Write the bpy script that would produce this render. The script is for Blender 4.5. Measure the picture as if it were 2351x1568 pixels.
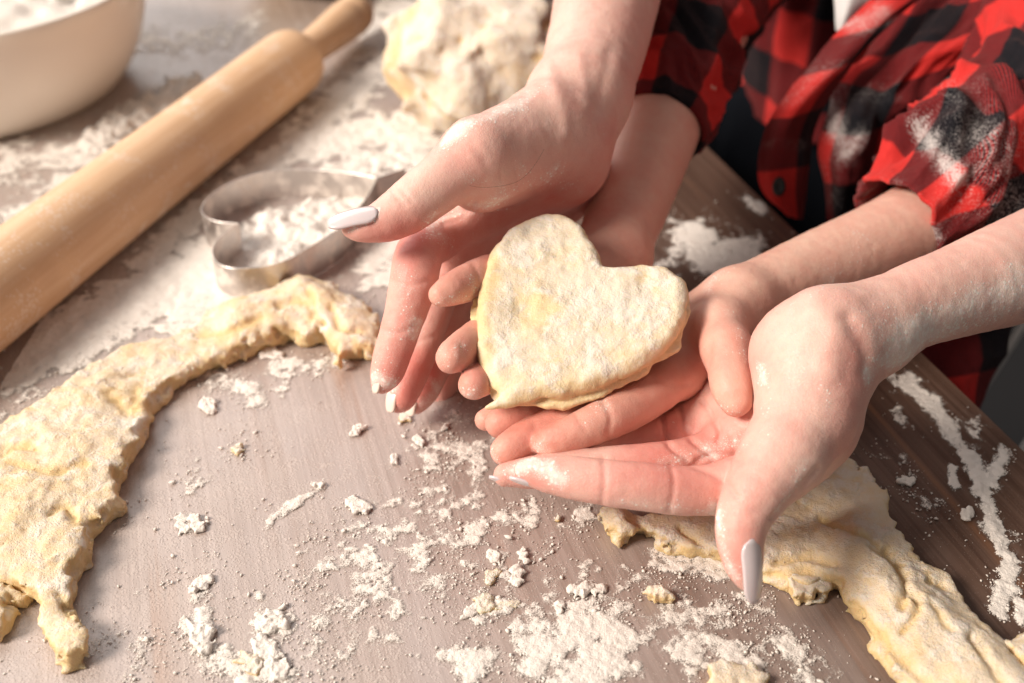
import bpy, bmesh, math, random
import numpy as np
from mathutils import Vector, Matrix

for o in list(bpy.data.objects):
    bpy.data.objects.remove(o)
SC = bpy.context.scene
COL = SC.collection
random.seed(7)
RNG = np.random.default_rng(11)

# ------------------------------------------------------------------ camera
CAM_H, PITCH, FPX = 0.35, math.radians(34.8), 1138.0      # FPX: focal length in pixels of a 1024 wide picture
VS = 2351 / 1024.0                                         # photograph measured on a 2351 x 1568 sheet
F = FPX * VS
cam_d = bpy.data.cameras.new('camera')
cam_d.sensor_width = 36
cam_d.lens = FPX / 1024 * 36
cam_d.clip_start = 0.01
cam_d.clip_end = 50
cam_d.dof.use_dof = True
cam_d.dof.focus_distance = 0.475
cam_d.dof.aperture_fstop = 6.5
cam = bpy.data.objects.new('camera', cam_d)
COL.objects.link(cam)
cam.location = (0, 0, CAM_H)
cam.rotation_euler = (math.pi / 2 - PITCH, 0, 0)
SC.camera = cam
SC.render.resolution_x, SC.render.resolution_y = 1024, 683

# ------------------------------------------------------------------ light
w = bpy.data.worlds.new('World')
SC.world = w
w.use_nodes = True
bg = w.node_tree.nodes['Background']
bg.inputs[0].default_value = (1.0, 0.93, 0.87, 1)
bg.inputs[1].default_value = 0.18

def area(name, loc, target, size, power, col):
    d = bpy.data.lights.new(name, 'AREA')
    d.shape = 'RECTANGLE'
    d.size, d.size_y = size
    d.energy = power
    d.color = col
    o = bpy.data.objects.new(name, d)
    COL.objects.link(o)
    o.location = loc
    o.rotation_euler = (Vector(target) - Vector(loc)).to_track_quat('-Z', 'Y').to_euler()
    return o
area('key_lamp', (-2.25, -0.60, 1.90), (0.05, 0.48, 0.03), (1.0, 1.0), 148, (1.0, 0.885, 0.77))
area('window_light', (-1.8, 2.5, 2.0), (-0.1, 0.5, 0.0), (3.0, 3.2), 72, (1.0, 0.95, 0.915))
SC.view_settings.view_transform = 'Standard'
SC.view_settings.look = 'None'
SC.view_settings.exposure = 0.10
SC.view_settings.gamma = 1.0
SC.cycles.use_denoising = True
SC.cycles.max_bounces = 8

# ------------------------------------------------------------------ pixel helpers
CP, SP = math.cos(PITCH), math.sin(PITCH)
def D(vx, vy, z):
    """sheet pixel and distance along the optical axis -> world"""
    a, b = (vx - 1175.5) / F, (vy - 784.0) / F
    return np.array([a * z, z * (CP - b * SP), CAM_H - z * (SP + b * CP)])
def T(vx, vy, h=0.0):
    """sheet pixel -> the point at height h above the table"""
    b = (vy - 784.0) / F
    z = (CAM_H - h) / (SP + b * CP)
    return D(vx, vy, z)
def proj(P):
    P = np.asarray(P)
    y, zz = P[..., 1], P[..., 2] - CAM_H
    z = y * CP - zz * SP
    dn = -(y * SP + zz * CP)
    return 1175.5 + F * P[..., 0] / z, 784.0 + F * dn / z, z

# ------------------------------------------------------------------ numpy noise
def _hash(ix, iy, iz, s):
    n = (ix * 374761393 + iy * 668265263 + iz * 1274126177 + s * 974634777).astype(np.int64) & 0xffffffff
    n = ((n ^ (n >> 13)) * 1274126177) & 0xffffffff
    n = ((n ^ (n >> 15)) * 2246822519) & 0xffffffff
    return ((n ^ (n >> 16)) & 0xffff).astype(np.float32) / 32767.5 - 1.0
def noise(P, s=0):
    P = np.asarray(P, dtype=np.float64)
    i = np.floor(P).astype(np.int64)
    f = (P - i).astype(np.float32)
    u = f * f * f * (f * (f * 6 - 15) + 10)
    r = 0
    for dx in (0, 1):
        wx = u[..., 0] if dx else 1 - u[..., 0]
        for dy in (0, 1):
            wy = u[..., 1] if dy else 1 - u[..., 1]
            for dz in (0, 1):
                wz = u[..., 2] if dz else 1 - u[..., 2]
                r = r + wx * wy * wz * _hash(i[..., 0] + dx, i[..., 1] + dy, i[..., 2] + dz, s)
    return r
def fbm(P, freq, octv=4, s=0, gain=0.5):
    P = np.asarray(P)
    a, t, tot = 1.0, 0, 0
    for o in range(octv):
        t = t + a * noise(P * freq + 17.3 * o, s + o)
        tot += a
        a *= gain
        freq *= 2.03
    return t / tot
def ridged(P, freq, octv=3, s=0):
    t, a, tot = 0, 1.0, 0
    for o in range(octv):
        t = t + a * (1 - np.abs(noise(P * freq + 9.1 * o, s + o)) * 2.2)
        tot += a
        a *= .5
        freq *= 2.1
    return t / tot

# ------------------------------------------------------------------ meshing
def surface_nets(f, org, h):
    s = f < 0
    nx, ny, nz = f.shape
    c = np.zeros((nx - 1, ny - 1, nz - 1), np.uint8)
    for dx in (0, 1):
        for dy in (0, 1):
            for dz in (0, 1):
                c += s[dx:nx - 1 + dx, dy:ny - 1 + dy, dz:nz - 1 + dz]
    act = np.argwhere((c > 0) & (c < 8))
    idx = np.full(c.shape, -1, np.int32)
    idx[act[:, 0], act[:, 1], act[:, 2]] = np.arange(len(act))
    acc = np.zeros((len(act), 3))
    cnt = np.zeros(len(act))
    cor = [(a, b, d) for a in (0, 1) for b in (0, 1) for d in (0, 1)]
    val = {k: f[act[:, 0] + k[0], act[:, 1] + k[1], act[:, 2] + k[2]] for k in cor}
    for k in cor:
        for ax in range(3):
            if k[ax] == 0:
                k2 = list(k); k2[ax] = 1; k2 = tuple(k2)
                a, b = val[k], val[k2]
                m = (a < 0) != (b < 0)
                t = np.where(m, a / np.where(a == b, 1, a - b), 0)
                p = np.repeat(np.array(k, float)[None], len(act), 0)
                p[:, ax] += t
                acc += p * m[:, None]
                cnt += m
    V = org + (act + acc / cnt[:, None]) * h
    Q = []
    for ax in range(3):
        a = [slice(None)] * 3; b = [slice(None)] * 3
        a[ax] = slice(0, -1); b[ax] = slice(1, None)
        sa, sb = s[tuple(a)], s[tuple(b)]
        e = np.argwhere(sa != sb)
        o1, o2 = (ax + 1) % 3, (ax + 2) % 3
        e = e[(e[:, o1] > 0) & (e[:, o2] > 0) & (e[:, o1] < f.shape[o1] - 1) & (e[:, o2] < f.shape[o2] - 1)]
        if not len(e):
            continue
        ins = sa[e[:, 0], e[:, 1], e[:, 2]]
        q = []
        for d1, d2 in ((-1, -1), (0, -1), (0, 0), (-1, 0)):
            g = e.copy(); g[:, o1] += d1; g[:, o2] += d2
            q.append(idx[g[:, 0], g[:, 1], g[:, 2]])
        q = np.stack(q, 1)
        q[~ins] = q[~ins][:, ::-1]
        Q.append(q)
    Q = np.concatenate(Q)
    return V, Q[(Q >= 0).all(1)]

def mesh_sdf(fn, lo, hi, h, coarse=6):
    lo, hi = np.array(lo) - 3 * h, np.array(hi) + 3 * h
    nc = np.ceil((hi - lo) / (h * coarse)).astype(int) + 1
    H = h * coarse
    g = np.stack(np.meshgrid(*[lo[i] + (np.arange(nc[i]) + .5 - .5 / coarse) * H for i in range(3)], indexing='ij'), -1)
    dc = fn(g.reshape(-1, 3)).reshape(nc)
    full = np.repeat(np.repeat(np.repeat(dc, coarse, 0), coarse, 1), coarse, 2).astype(np.float32)
    near = np.argwhere(np.abs(dc) < H * 1.5)
    off = np.stack(np.meshgrid(*[np.arange(coarse)] * 3, indexing='ij'), -1).reshape(-1, 3)
    ii = (near[:, None, :] * coarse + off[None]).reshape(-1, 3)
    step = 400000
    for k in range(0, len(ii), step):
        j = ii[k:k + step]
        full[j[:, 0], j[:, 1], j[:, 2]] = fn(lo + j * h)
    return surface_nets(full, lo, h)

def vnormals(V, Q):
    n = np.zeros_like(V)
    fnm = np.cross(V[Q[:, 2]] - V[Q[:, 0]], V[Q[:, 3]] - V[Q[:, 1]])
    for k in range(4):
        np.add.at(n, Q[:, k], fnm)
    return n / np.maximum(np.linalg.norm(n, axis=1, keepdims=True), 1e-12)

def smooth(V, Q, it=1, lam=.5):
    for _ in range(it):
        s = np.zeros_like(V); c = np.zeros(len(V))
        for a, b in ((0, 1), (1, 2), (2, 3), (3, 0)):
            np.add.at(s, Q[:, a], V[Q[:, b]]); np.add.at(c, Q[:, a], 1)
            np.add.at(s, Q[:, b], V[Q[:, a]]); np.add.at(c, Q[:, b], 1)
        V = V + lam * (s / np.maximum(c, 1)[:, None] - V)
    return V

def obj(name, V, Fc, mat, parent=None, attrs=None, smoothsh=True):
    me = bpy.data.meshes.new(name)
    V = np.asarray(V, np.float32)
    if isinstance(Fc, np.ndarray):
        n, k = Fc.shape
        me.vertices.add(len(V)); me.vertices.foreach_set('co', V.ravel())
        me.loops.add(n * k); me.loops.foreach_set('vertex_index', Fc.astype(np.int32).ravel())
        me.polygons.add(n); me.polygons.foreach_set('loop_start', np.arange(0, n * k, k, dtype=np.int32))
        me.update(calc_edges=True)
    else:
        me.from_pydata([tuple(map(float, v)) for v in V], [], [tuple(map(int, f)) for f in Fc])
    if smoothsh:
        me.polygons.foreach_set('use_smooth', np.ones(len(me.polygons), bool))
    for an, av in (attrs or {}).items():
        av = np.asarray(av, np.float32)
        if av.ndim == 1:
            a = me.attributes.new(an, 'FLOAT', 'POINT'); a.data.foreach_set('value', av)
        else:
            a = me.attributes.new(an, 'FLOAT_VECTOR', 'POINT'); a.data.foreach_set('vector', av.ravel())
    me.materials.append(mat)
    me.validate()
    o = bpy.data.objects.new(name, me)
    COL.objects.link(o)
    if parent is not None:
        o.parent = parent
        o.matrix_parent_inverse = Matrix.Translation(-Vector(parent.location))
    return o
def tag(o, label=None, cat=None, group=None, kind=None):
    if label: o['label'] = label
    if cat: o['category'] = cat
    if group: o['group'] = group
    if kind: o['kind'] = kind
    return o
def thing(name, label, cat, loc=(0, 0, 0), group=None):
    o = bpy.data.objects.new(name, None)
    o.empty_display_size = .02
    o.location = [float(c) for c in loc]
    COL.objects.link(o)
    return tag(o, label, cat, group)

def smin(a, b, k):
    h = np.maximum(k - np.abs(a - b), 0) / k
    return np.minimum(a, b) - h * h * k * .25
def cone(P, a, b, ra, rb):
    ba = b - a
    pa = P - a
    t = np.clip(pa @ ba / (ba @ ba), 0, 1)
    return np.linalg.norm(pa - t[:, None] * ba, axis=1) - (ra + (rb - ra) * t)
def spt(p):
    """(vx, vy, z, r in sheet pixels) -> world point, radius in metres"""
    return D(p[0], p[1], p[2]), p[3] * p[2] / F
def chain_sdf(P, pts, k=.003):
    qq = [spt(p) for p in pts]
    lo = np.min([a - r for a, r in qq], 0) - .013; hi = np.max([a + r for a, r in qq], 0) + .013
    m = ((P > lo) & (P < hi)).all(1)
    if m.all(): return _chain(P, pts, k)
    c = (lo + hi) / 2
    d = np.maximum(np.abs(P - c) - (hi - lo) / 2, 0)
    d = np.linalg.norm(d, axis=1) + .011
    if m.any(): d[m] = np.minimum(_chain(P[m], pts, k), .0115 + 0 * d[m])
    return d
def _chain(P, pts, k=.003):
    d = None
    q = [spt(p) for p in pts]
    if len(pts) > 3:                                       # forearms and fingers: one even taper through all points
        for c4 in [crom([[*a, r] for a, r in q], 5 if pts[0][3] > 100 else 3)]:
            for m, n in zip(c4[:-1], c4[1:]):
                c = cone(P, m[:3], n[:3], m[3], n[3])
                d = c if d is None else np.minimum(d, c)
        return d
    for (a, ra), (b, rb) in zip(q[:-1], q[1:]):
        c = cone(P, a, b, ra, rb)
        d = c if d is None else smin(d, c, k)
    return d
def pl_dist(x, y, pts):
    """distance in the sheet to a polyline"""
    d = np.full(x.shape, 1e9)
    for (ax, ay), (bx, by) in zip(pts[:-1], pts[1:]):
        ux, uy = bx - ax, by - ay
        t = np.clip(((x - ax) * ux + (y - ay) * uy) / (ux * ux + uy * uy + 1e-9), 0, 1)
        d = np.minimum(d, np.hypot(x - ax - t * ux, y - ay - t * uy))
    return d
def poly_sd(x, y, poly):
    """signed distance to a closed polygon, negative inside"""
    poly = np.asarray(poly, float)
    d = np.full(x.shape, 1e9)
    ins = np.zeros(x.shape, bool)
    n = len(poly)
    for i in range(n):
        ax, ay = poly[i]; bx, by = poly[(i + 1) % n]
        ux, uy = bx - ax, by - ay
        t = np.clip(((x - ax) * ux + (y - ay) * uy) / (ux * ux + uy * uy + 1e-12), 0, 1)
        d = np.minimum(d, (x - ax - t * ux) ** 2 + (y - ay - t * uy) ** 2)
        c = ((ay > y) != (by > y)) & (x < (bx - ax) * (y - ay) / (by - ay + 1e-15) + ax)
        ins ^= c
    d = np.sqrt(d)
    return np.where(ins, -d, d)
def crom(pts, n):
    """Catmull-Rom through the points, n per segment"""
    p = np.asarray(pts, float)
    p = np.vstack([2 * p[0] - p[1], p, 2 * p[-1] - p[-2]])
    out = []
    for i in range(1, len(p) - 2):
        t = np.linspace(0, 1, n, endpoint=False)[:, None]
        a, b, c, d = p[i - 1], p[i], p[i + 1], p[i + 2]
        out.append(.5 * ((2 * b) + (c - a) * t + (2 * a - 5 * b + 4 * c - d) * t ** 2 + (3 * b - a - 3 * c + d) * t ** 3))
    out.append(p[-2][None])
    return np.vstack(out)

# ------------------------------------------------------------------ materials
class NT:
    def __init__(s, name):
        s.m = bpy.data.materials.new(name); s.m.use_nodes = True
        s.t = s.m.node_tree; s.n = s.t.nodes; s.l = s.t.links
        s.b = s.n['Principled BSDF']
    def node(s, kind, ins=None, **kw):
        x = s.n.new(kind)
        for k, v in kw.items(): setattr(x, k, v)
        for k, v in (ins or {}).items(): s.put(x, k, v)
        return x
    def put(s, x, k, v):
        if isinstance(v, bpy.types.NodeSocket): s.l.new(v, x.inputs[k])
        elif isinstance(v, bpy.types.Node): s.l.new(v.outputs[0], x.inputs[k])
        else:
            if isinstance(v, tuple) and len(v) == 3 and x.inputs[k].type == 'RGBA': v = v + (1,)
            x.inputs[k].default_value = v
    def math(s, op, a, b=0.0, clamp=False):
        return s.node('ShaderNodeMath', {0: a, 1: b}, operation=op, use_clamp=clamp).outputs[0]
    def mix(s, f, a, b):
        x = s.n.new('ShaderNodeMix'); x.data_type = 'RGBA'
        s.put(x, 0, f); s.put(x, 6, a); s.put(x, 7, b)
        return x.outputs[2]
    def noise(s, scale, detail=4, vec=None, rough=.55, dist=0):
        x = s.node('ShaderNodeTexNoise', {'Scale': scale, 'Detail': detail, 'Roughness': rough, 'Distortion': dist})
        if vec is not None: s.put(x, 'Vector', vec)
        return x.outputs[0]
    def vor(s, scale, vec=None, feature='F1', out=0, rand=1.0):
        x = s.node('ShaderNodeTexVoronoi', {'Scale': scale, 'Randomness': rand}, feature=feature)
        if vec is not None: s.put(x, 'Vector', vec)
        return x.outputs[out]
    def pos(s):
        return s.node('ShaderNodeNewGeometry').outputs['Position']
    def attr(s, name, out='Fac'):
        return s.node('ShaderNodeAttribute', attribute_name=name).outputs[out]
    def ramp(s, f, lo, hi):
        return s.node('ShaderNodeMapRange', {'Value': f, 'From Min': lo, 'From Max': hi}, interpolation_type='SMOOTHSTEP').outputs[0]
    def mapped(s, vec, scale=(1, 1, 1), rot=(0, 0, 0), loc=(0, 0, 0)):
        return s.node('ShaderNodeMapping', {'Vector': vec, 'Scale': scale, 'Rotation': rot, 'Location': loc}).outputs[0]
    def bump(s, h, strength, dist):
        x = s.node('ShaderNodeBump', {'Height': h, 'Strength': strength, 'Distance': dist})
        s.l.new(x.outputs[0], s.b.inputs['Normal'])
    def base(s, c, rough=.5, spec=.5):
        s.put(s.b, 'Base Color', c); s.put(s.b, 'Roughness', rough); s.put(s.b, 'Specular IOR Level', spec)
    def sss(s, wgt, rad, scale):
        s.put(s.b, 'Subsurface Weight', wgt); s.b.inputs['Subsurface Radius'].default_value = rad
        s.b.inputs['Subsurface Scale'].default_value = scale

FLOUR = (0.86, 0.80, 0.745)
def skin_mat(name, pale, red, flour_col=FLOUR):
    k = NT(name)
    p = k.pos()
    n1 = k.noise(48, 5, p, .62)
    n2 = k.noise(260, 3, p)
    r = k.math('ADD', k.attr('red'), k.math('MULTIPLY', k.math('SUBTRACT', n1, .5), .95))
    r = k.math('ADD', r, k.math('MULTIPLY', k.math('SUBTRACT', n2, .5), .35), True)
    c = k.mix(r, pale, red)
    # the flour clinging to the skin: fine grains where the flour attribute says so
    fl = k.attr('flour')
    g = k.vor(1500, p)
    g2 = k.vor(430, p)
    nn = k.noise(85, 6, p, .72)
    dens = k.math('ADD', fl, k.math('MULTIPLY', k.math('SUBTRACT', nn, .54), 1.5))
    m1 = k.ramp(k.math('SUBTRACT', k.math('MULTIPLY', dens, .62), g), -.06, .10)
    m2 = k.ramp(k.math('SUBTRACT', k.math('MULTIPLY', dens, .42), g2), -.04, .06)
    film = k.ramp(dens, .35, 1.25)
    film = k.math('MULTIPLY', film, .62)
    m = k.math('MAXIMUM', k.math('MAXIMUM', k.math('MULTIPLY', m1, .62), k.math('MULTIPLY', m2, .85)), film)
    c = k.mix(m, c, flour_col)
    k.base(c, k.math('ADD', .44, k.math('MULTIPLY', m, .4)), .42)
    k.sss(.22, (1.0, .36, .2), .006)
    w1 = k.vor(900, k.mapped(p, (1, 1, 1)), 'DISTANCE_TO_EDGE')
    h = k.math('ADD', k.math('MULTIPLY', k.ramp(w1, 0, .12), .25), k.math('MULTIPLY', k.noise(700, 3, p), .6))
    h = k.math('ADD', h, k.math('MULTIPLY', m, 1.3))
    h = k.math('ADD', h, k.math('MULTIPLY', k.noise(230, 3, k.mapped(p, (1.6, .7, 1))), .45))
    k.bump(h, .40, .0007)
    return k.m
M = {}
M['skin_adult'] = skin_mat('skin_adult', (.78, .53, .45), (.70, .255, .215))
M['skin_child'] = skin_mat('skin_child', (.78, .525, .42), (.70, .26, .205))

k = NT('nail_polish'); k.base((.66, .575, .59), .2, .5); k.put(k.b, 'Coat Weight', .6); k.put(k.b, 'Coat Roughness', .06); k.sss(.15, (1, .5, .4), .002); M['nail'] = k.m
k = NT('nail_natural'); k.base((.80, .66, .58), .3, .5); M['nail2'] = k.m

def dough_mat(name, bs=.80, raw=(.77, .56, .285), white=(.82, .715, .585), wet=.0, fscale=1.0):
    k = NT(name)
    p = k.pos()
    fl = k.attr('flour')
    n = k.noise(150 * fscale, 6, p, .65)
    n2 = k.noise(900, 3, p)
    n3 = k.noise(45, 4, p)
    f = k.math('ADD', fl, k.math('MULTIPLY', k.math('SUBTRACT', n, .5), 1.35))
    f = k.math('ADD', f, k.math('MULTIPLY', k.math('SUBTRACT', n2, .5), .5))
    f = k.math('ADD', f, k.math('MULTIPLY', k.math('SUBTRACT', n3, .5), .8))
    m = k.ramp(f, -.1, 1.0)
    c = k.mix(m, raw, white)
    pat = k.ramp(k.math('ADD', k.noise(75 * fscale, 6, p, .7), k.math('MULTIPLY', fl, .12)), .56, .72)
    c = k.mix(k.math('MULTIPLY', pat, .6), c, (.87, .81, .735))
    k.base(c, k.math('ADD', .5, k.math('MULTIPLY', m, .35)), .35)
    k.sss(.22, (1.0, .62, .3), .004)
    h = k.math('ADD', k.math('MULTIPLY', k.noise(420, 5, p, .7), 1.0), k.math('MULTIPLY', pat, .5))
    h = k.math('ADD', h, k.math('MULTIPLY', k.noise(1600, 2, p), .35))
    k.bump(h, bs, .0015)
    return k.m
M['dough'] = dough_mat('dough')
M['dough_heart'] = dough_mat('dough_heart', bs=.5, raw=(.79, .61, .345), white=(.83, .735, .60))

k = NT('flour')
p = k.pos()
k.base(k.mix(k.noise(300, 4, p), (.80, .73, .665), (.90, .85, .80)), .95, .15)
k.bump(k.math('ADD', k.noise(900, 4, p, .7), k.math('MULTIPLY', k.noise(250, 3, p), 1.2)), .8, .001)
M['flour'] = k.m
k = NT('flour_dusting')                                    # thin at its rim: the grains part and the wood shows between them
p = k.pos()
k.base(k.mix(k.noise(300, 4, p), (.80, .73, .665), (.90, .85, .80)), .95, .15)
k.bump(k.math('ADD', k.noise(1100, 4, p, .7), k.math('MULTIPLY', k.noise(320, 3, p), 1.0)), .8, .0009)
cov = k.attr('cover')
g = k.math('ADD', k.math('MULTIPLY', k.math('SUBTRACT', k.noise(1700, 2, p), .5), .85), k.math('MULTIPLY', k.math('SUBTRACT', k.noise(520, 4, p, .7), .5), .55))
al = k.ramp(k.math('ADD', cov, g), -.06, .26)
k.put(k.b, 'Alpha', al)
M['dusting'] = k.m

# table wood: brown boards under a grey wash, shade painted in along the edge
E1, E2 = T(1655, 360), T(2238, 918)
GDIR = (E2 - E1)[:2] / np.linalg.norm((E2 - E1)[:2])       # grain and table edge run this way
GANG = math.atan2(GDIR[1], GDIR[0])
EDGE_V = float(-math.sin(GANG) * E1[0] + math.cos(GANG) * E1[1])
k = NT('table_wood')
p = k.pos()
q = k.mapped(p, (1, 1, 1), (0, 0, -GANG))                  # Mapping rotates, then x runs along the grain
g1 = k.noise(1.0, 5, k.mapped(q, (5, 330, 5)), .65)
g2 = k.noise(1.0, 4, k.mapped(q, (9, 900, 9)), .6)
g3 = k.noise(1.0, 3, k.mapped(q, (3.5, 62, 5)), .5, .6)
sq = k.node('ShaderNodeSeparateXYZ', {0: q})
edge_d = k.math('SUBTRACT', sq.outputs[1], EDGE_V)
kept = k.ramp(k.math('ADD', k.math('ABSOLUTE', edge_d), k.math('MULTIPLY', k.math('SUBTRACT', k.noise(14, 4, p), .5), .12)), .07, .27)   # shade along the edge put into the colour: darker brown, less wash
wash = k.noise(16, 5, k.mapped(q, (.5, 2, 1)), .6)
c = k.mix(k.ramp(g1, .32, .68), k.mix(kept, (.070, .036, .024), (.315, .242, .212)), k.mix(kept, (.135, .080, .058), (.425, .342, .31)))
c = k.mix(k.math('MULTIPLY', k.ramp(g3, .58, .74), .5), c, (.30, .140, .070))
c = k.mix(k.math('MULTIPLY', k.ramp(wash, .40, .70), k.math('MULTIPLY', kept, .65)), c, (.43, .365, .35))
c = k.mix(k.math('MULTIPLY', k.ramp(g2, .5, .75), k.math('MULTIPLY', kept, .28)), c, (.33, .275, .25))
dust = k.math('MULTIPLY', k.ramp(k.math('ABSOLUTE', edge_d), .10, .42), .75)  # real flour film; its fade towards the edge also paints the shade there
sp = k.ramp(k.math('SUBTRACT', k.math('MULTIPLY', dust, k.ramp(k.noise(120, 5, p, .7), .3, .75)), k.vor(850, p)), -.22, .04)
film = k.math('MULTIPLY', k.ramp(k.math('ADD', dust, k.math('MULTIPLY', k.math('SUBTRACT', k.noise(40, 5, p), .5), .8)), .35, 1.6), .5)
m = k.math('MAXIMUM', k.math('MULTIPLY', sp, .22), film)
c = k.mix(m, c, (.80, .72, .66))
k.base(c, k.math('ADD', k.math('ADD', .36, k.math('MULTIPLY', g1, .14)), k.math('MULTIPLY', m, .4), True), .5)
k.put(k.b, 'Coat Weight', k.math('SUBTRACT', k.math('ADD', .15, k.math('MULTIPLY', kept, .6)), m, True)); k.put(k.b, 'Coat Roughness', .34)
k.bump(k.math('ADD', k.math('ADD', g1, k.math('MULTIPLY', g2, .6)), k.math('MULTIPLY', sp, 1.5)), .32, .0006)
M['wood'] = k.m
k = NT('table_underside'); k.base((.06, .04, .03), .7); M['wood_dark'] = k.m

k = NT('pin_wood')
tc = k.node('ShaderNodeTexCoord').outputs['Object']
a = k.noise(1, 5, k.mapped(tc, (160, 160, 8)), .6)
b = k.noise(22, 4, tc)
c = k.mix(k.ramp(a, .35, .7), (.71, .475, .295), (.63, .39, .225))
c = k.mix(k.math('MULTIPLY', k.ramp(b, .45, .7), .35), c, (.78, .52, .30))
d = k.ramp(k.math('SUBTRACT', k.ramp(k.noise(30, 5, tc, .7), .42, .8), k.vor(420, tc)), -.25, .25)
d2 = k.ramp(k.noise(34, 6, tc, .72), .60, .70)
c = k.mix(k.math('MAXIMUM', k.math('MULTIPLY', d, .34), k.math('MULTIPLY', d2, .6)), c, FLOUR)
k.base(c, .55, .4); k.bump(a, .15, .0005)
M['pin'] = k.m

k = NT('bowl_glaze'); k.base((.87, .82, .745), .22, .5); M['bowl'] = k.m
k = NT('yellow_glaze'); k.base((.62, .46, .16), .3, .5); M['yellow'] = k.m
k = NT('cutter_steel'); p = k.pos()
k.put(k.b, 'Metallic', 1.0)
k.base(k.mix(k.math('MULTIPLY', k.ramp(k.noise(90, 5, p, .65), .42, .66), .75), (.62, .58, .56), (.86, .79, .72)), k.math('ADD', .26, k.math('MULTIPLY', k.noise(120, 4, p), .3)), .5)
k.put(k.b, 'Metallic', k.math('SUBTRACT', 1.0, k.math('MULTIPLY', k.ramp(k.noise(90, 5, p, .65), .46, .66), .85)))
M['steel'] = k.m
k = NT('stool_metal'); k.base((.55, .52, .5), .4); M['metal'] = k.m
k = NT('floor_dark'); k.base(k.mix(k.noise(8, 4), (.02, .018, .02), (.04, .036, .036)), .6); M['floor'] = k.m
k = NT('dark_cloth'); k.base((.006, .007, .010), .95, .05); M['dark'] = k.m
k = NT('white_cotton'); k.base((.75, .74, .74), .9, .1); M['white'] = k.m
k = NT('hair'); k.base((.10, .035, .015), .4); M['hair'] = k.m
k = NT('button_plastic'); k.base((.012, .010, .010), .35); M['button'] = k.m

# flannel: buffalo check from the cloth's own coordinates (metres along and across the weave)
k = NT('plaid_flannel')
uvw = k.attr('weave', 'Vector')
sx = k.node('ShaderNodeSeparateXYZ', {0: uvw})
W = .034
def stripe(x):
    fr = k.math('FRACT', k.math('DIVIDE', x, 2 * W))
    t = k.math('ABSOLUTE', k.math('SUBTRACT', fr, .5))
    return k.ramp(t, .236, .264)
wob = k.math('MULTIPLY', k.math('SUBTRACT', k.noise(1100, 2, uvw), .5), .0012)
a = stripe(k.math('ADD', sx.outputs[0], wob)); b = stripe(k.math('ADD', sx.outputs[1], wob))
tw = k.node('ShaderNodeTexWave', {'Vector': uvw, 'Scale': 430.0, 'Distortion': .25, 'Detail': 1.0, 'Detail Scale': 2.0}, bands_direction='DIAGONAL')
tww = k.ramp(tw.outputs[1], .35, .65)
red = k.mix(k.noise(300, 3, uvw), (.58, .030, .028), (.70, .045, .040))
blk = k.mix(k.noise(300, 3, uvw), (.006, .007, .010), (.014, .015, .020))
mid = k.mix(tww, k.mix(.40, blk, red), k.mix(.06, blk, red))
both = k.math('MULTIPLY', a, b)
none = k.math('MULTIPLY', k.math('SUBTRACT', 1., a), k.math('SUBTRACT', 1., b))
c = k.mix(both, k.mix(none, mid, blk), red)
fl = k.attr('flour')
dn = k.math('ADD', fl, k.math('MULTIPLY', k.math('SUBTRACT', k.noise(60, 6, uvw, .7), .5), 1.5))
fm = k.ramp(k.math('SUBTRACT', k.math('MULTIPLY', dn, .8), k.vor(1500, uvw)), -.1, .5)
fm = k.math('MULTIPLY', fm, k.ramp(fl, .02, .3))
c = k.mix(k.math('MULTIPLY', fm, .85), c, (.74, .68, .66))
k.base(c, .95, .12)
k.put(k.b, 'Sheen Weight', .10); k.put(k.b, 'Sheen Roughness', .45); k.put(k.b, 'Sheen Tint', (.9, .45, .4, 1))
k.bump(k.math('ADD', k.noise(1700, 3, uvw, .7), k.math('MULTIPLY', k.noise(220, 4, uvw), 1.2)), .7, .0012)
M['plaid'] = k.m

# ------------------------------------------------------------------ table and room
def rbox(name, c, ux, half, mat, parent=None, bev=.003):
    """box with rounded edges; ux: horizontal unit direction of its first side"""
    bm = bmesh.new()
    bmesh.ops.create_cube(bm, size=2)
    uy = np.array([-ux[1], ux[0]])
    for v in bm.verts:
        x, y, z = v.co.x * half[0], v.co.y * half[1], v.co.z * half[2]
        v.co = (c[0] + ux[0] * x + uy[0] * y, c[1] + ux[1] * x + uy[1] * y, c[2] + z)
    bmesh.ops.bevel(bm, geom=bm.edges[:], offset=bev, segments=3, affect='EDGES')
    me = bpy.data.meshes.new(name); bm.to_mesh(me); bm.free(); me.materials.append(mat)
    o = bpy.data.objects.new(name, me); COL.objects.link(o)
    if parent is not None:
        o.parent = parent; o.matrix_parent_inverse = Matrix.Translation(-Vector(parent.location))
    return o
NRM = np.array([GDIR[1], -GDIR[0]])
if NRM[0] > 0: NRM = -NRM                                  # from the edge into the table
mid = E1[:2] + GDIR * .10
TW, TL = .45, .80
tc_ = mid + NRM * TW
table = thing('table', 'brown wooden table with grey washed grain, dusted with flour', 'table', (tc_[0], tc_[1], -.74))
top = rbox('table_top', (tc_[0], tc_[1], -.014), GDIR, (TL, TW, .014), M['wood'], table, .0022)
for su in (-1, 1):
    for sv in (-1, 1):
        c2 = tc_ + GDIR * su * (TL - .07) + NRM * sv * (TW - .07)
        rbox('leg', (c2[0], c2[1], -.384), GDIR, (.03, .03, .356), M['wood_dark'], table)
fl_ = rbox('floor', (.3, .9, -.76), np.array([1., 0]), (3, 3, .02), M['floor']); tag(fl_, kind='structure')

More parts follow.
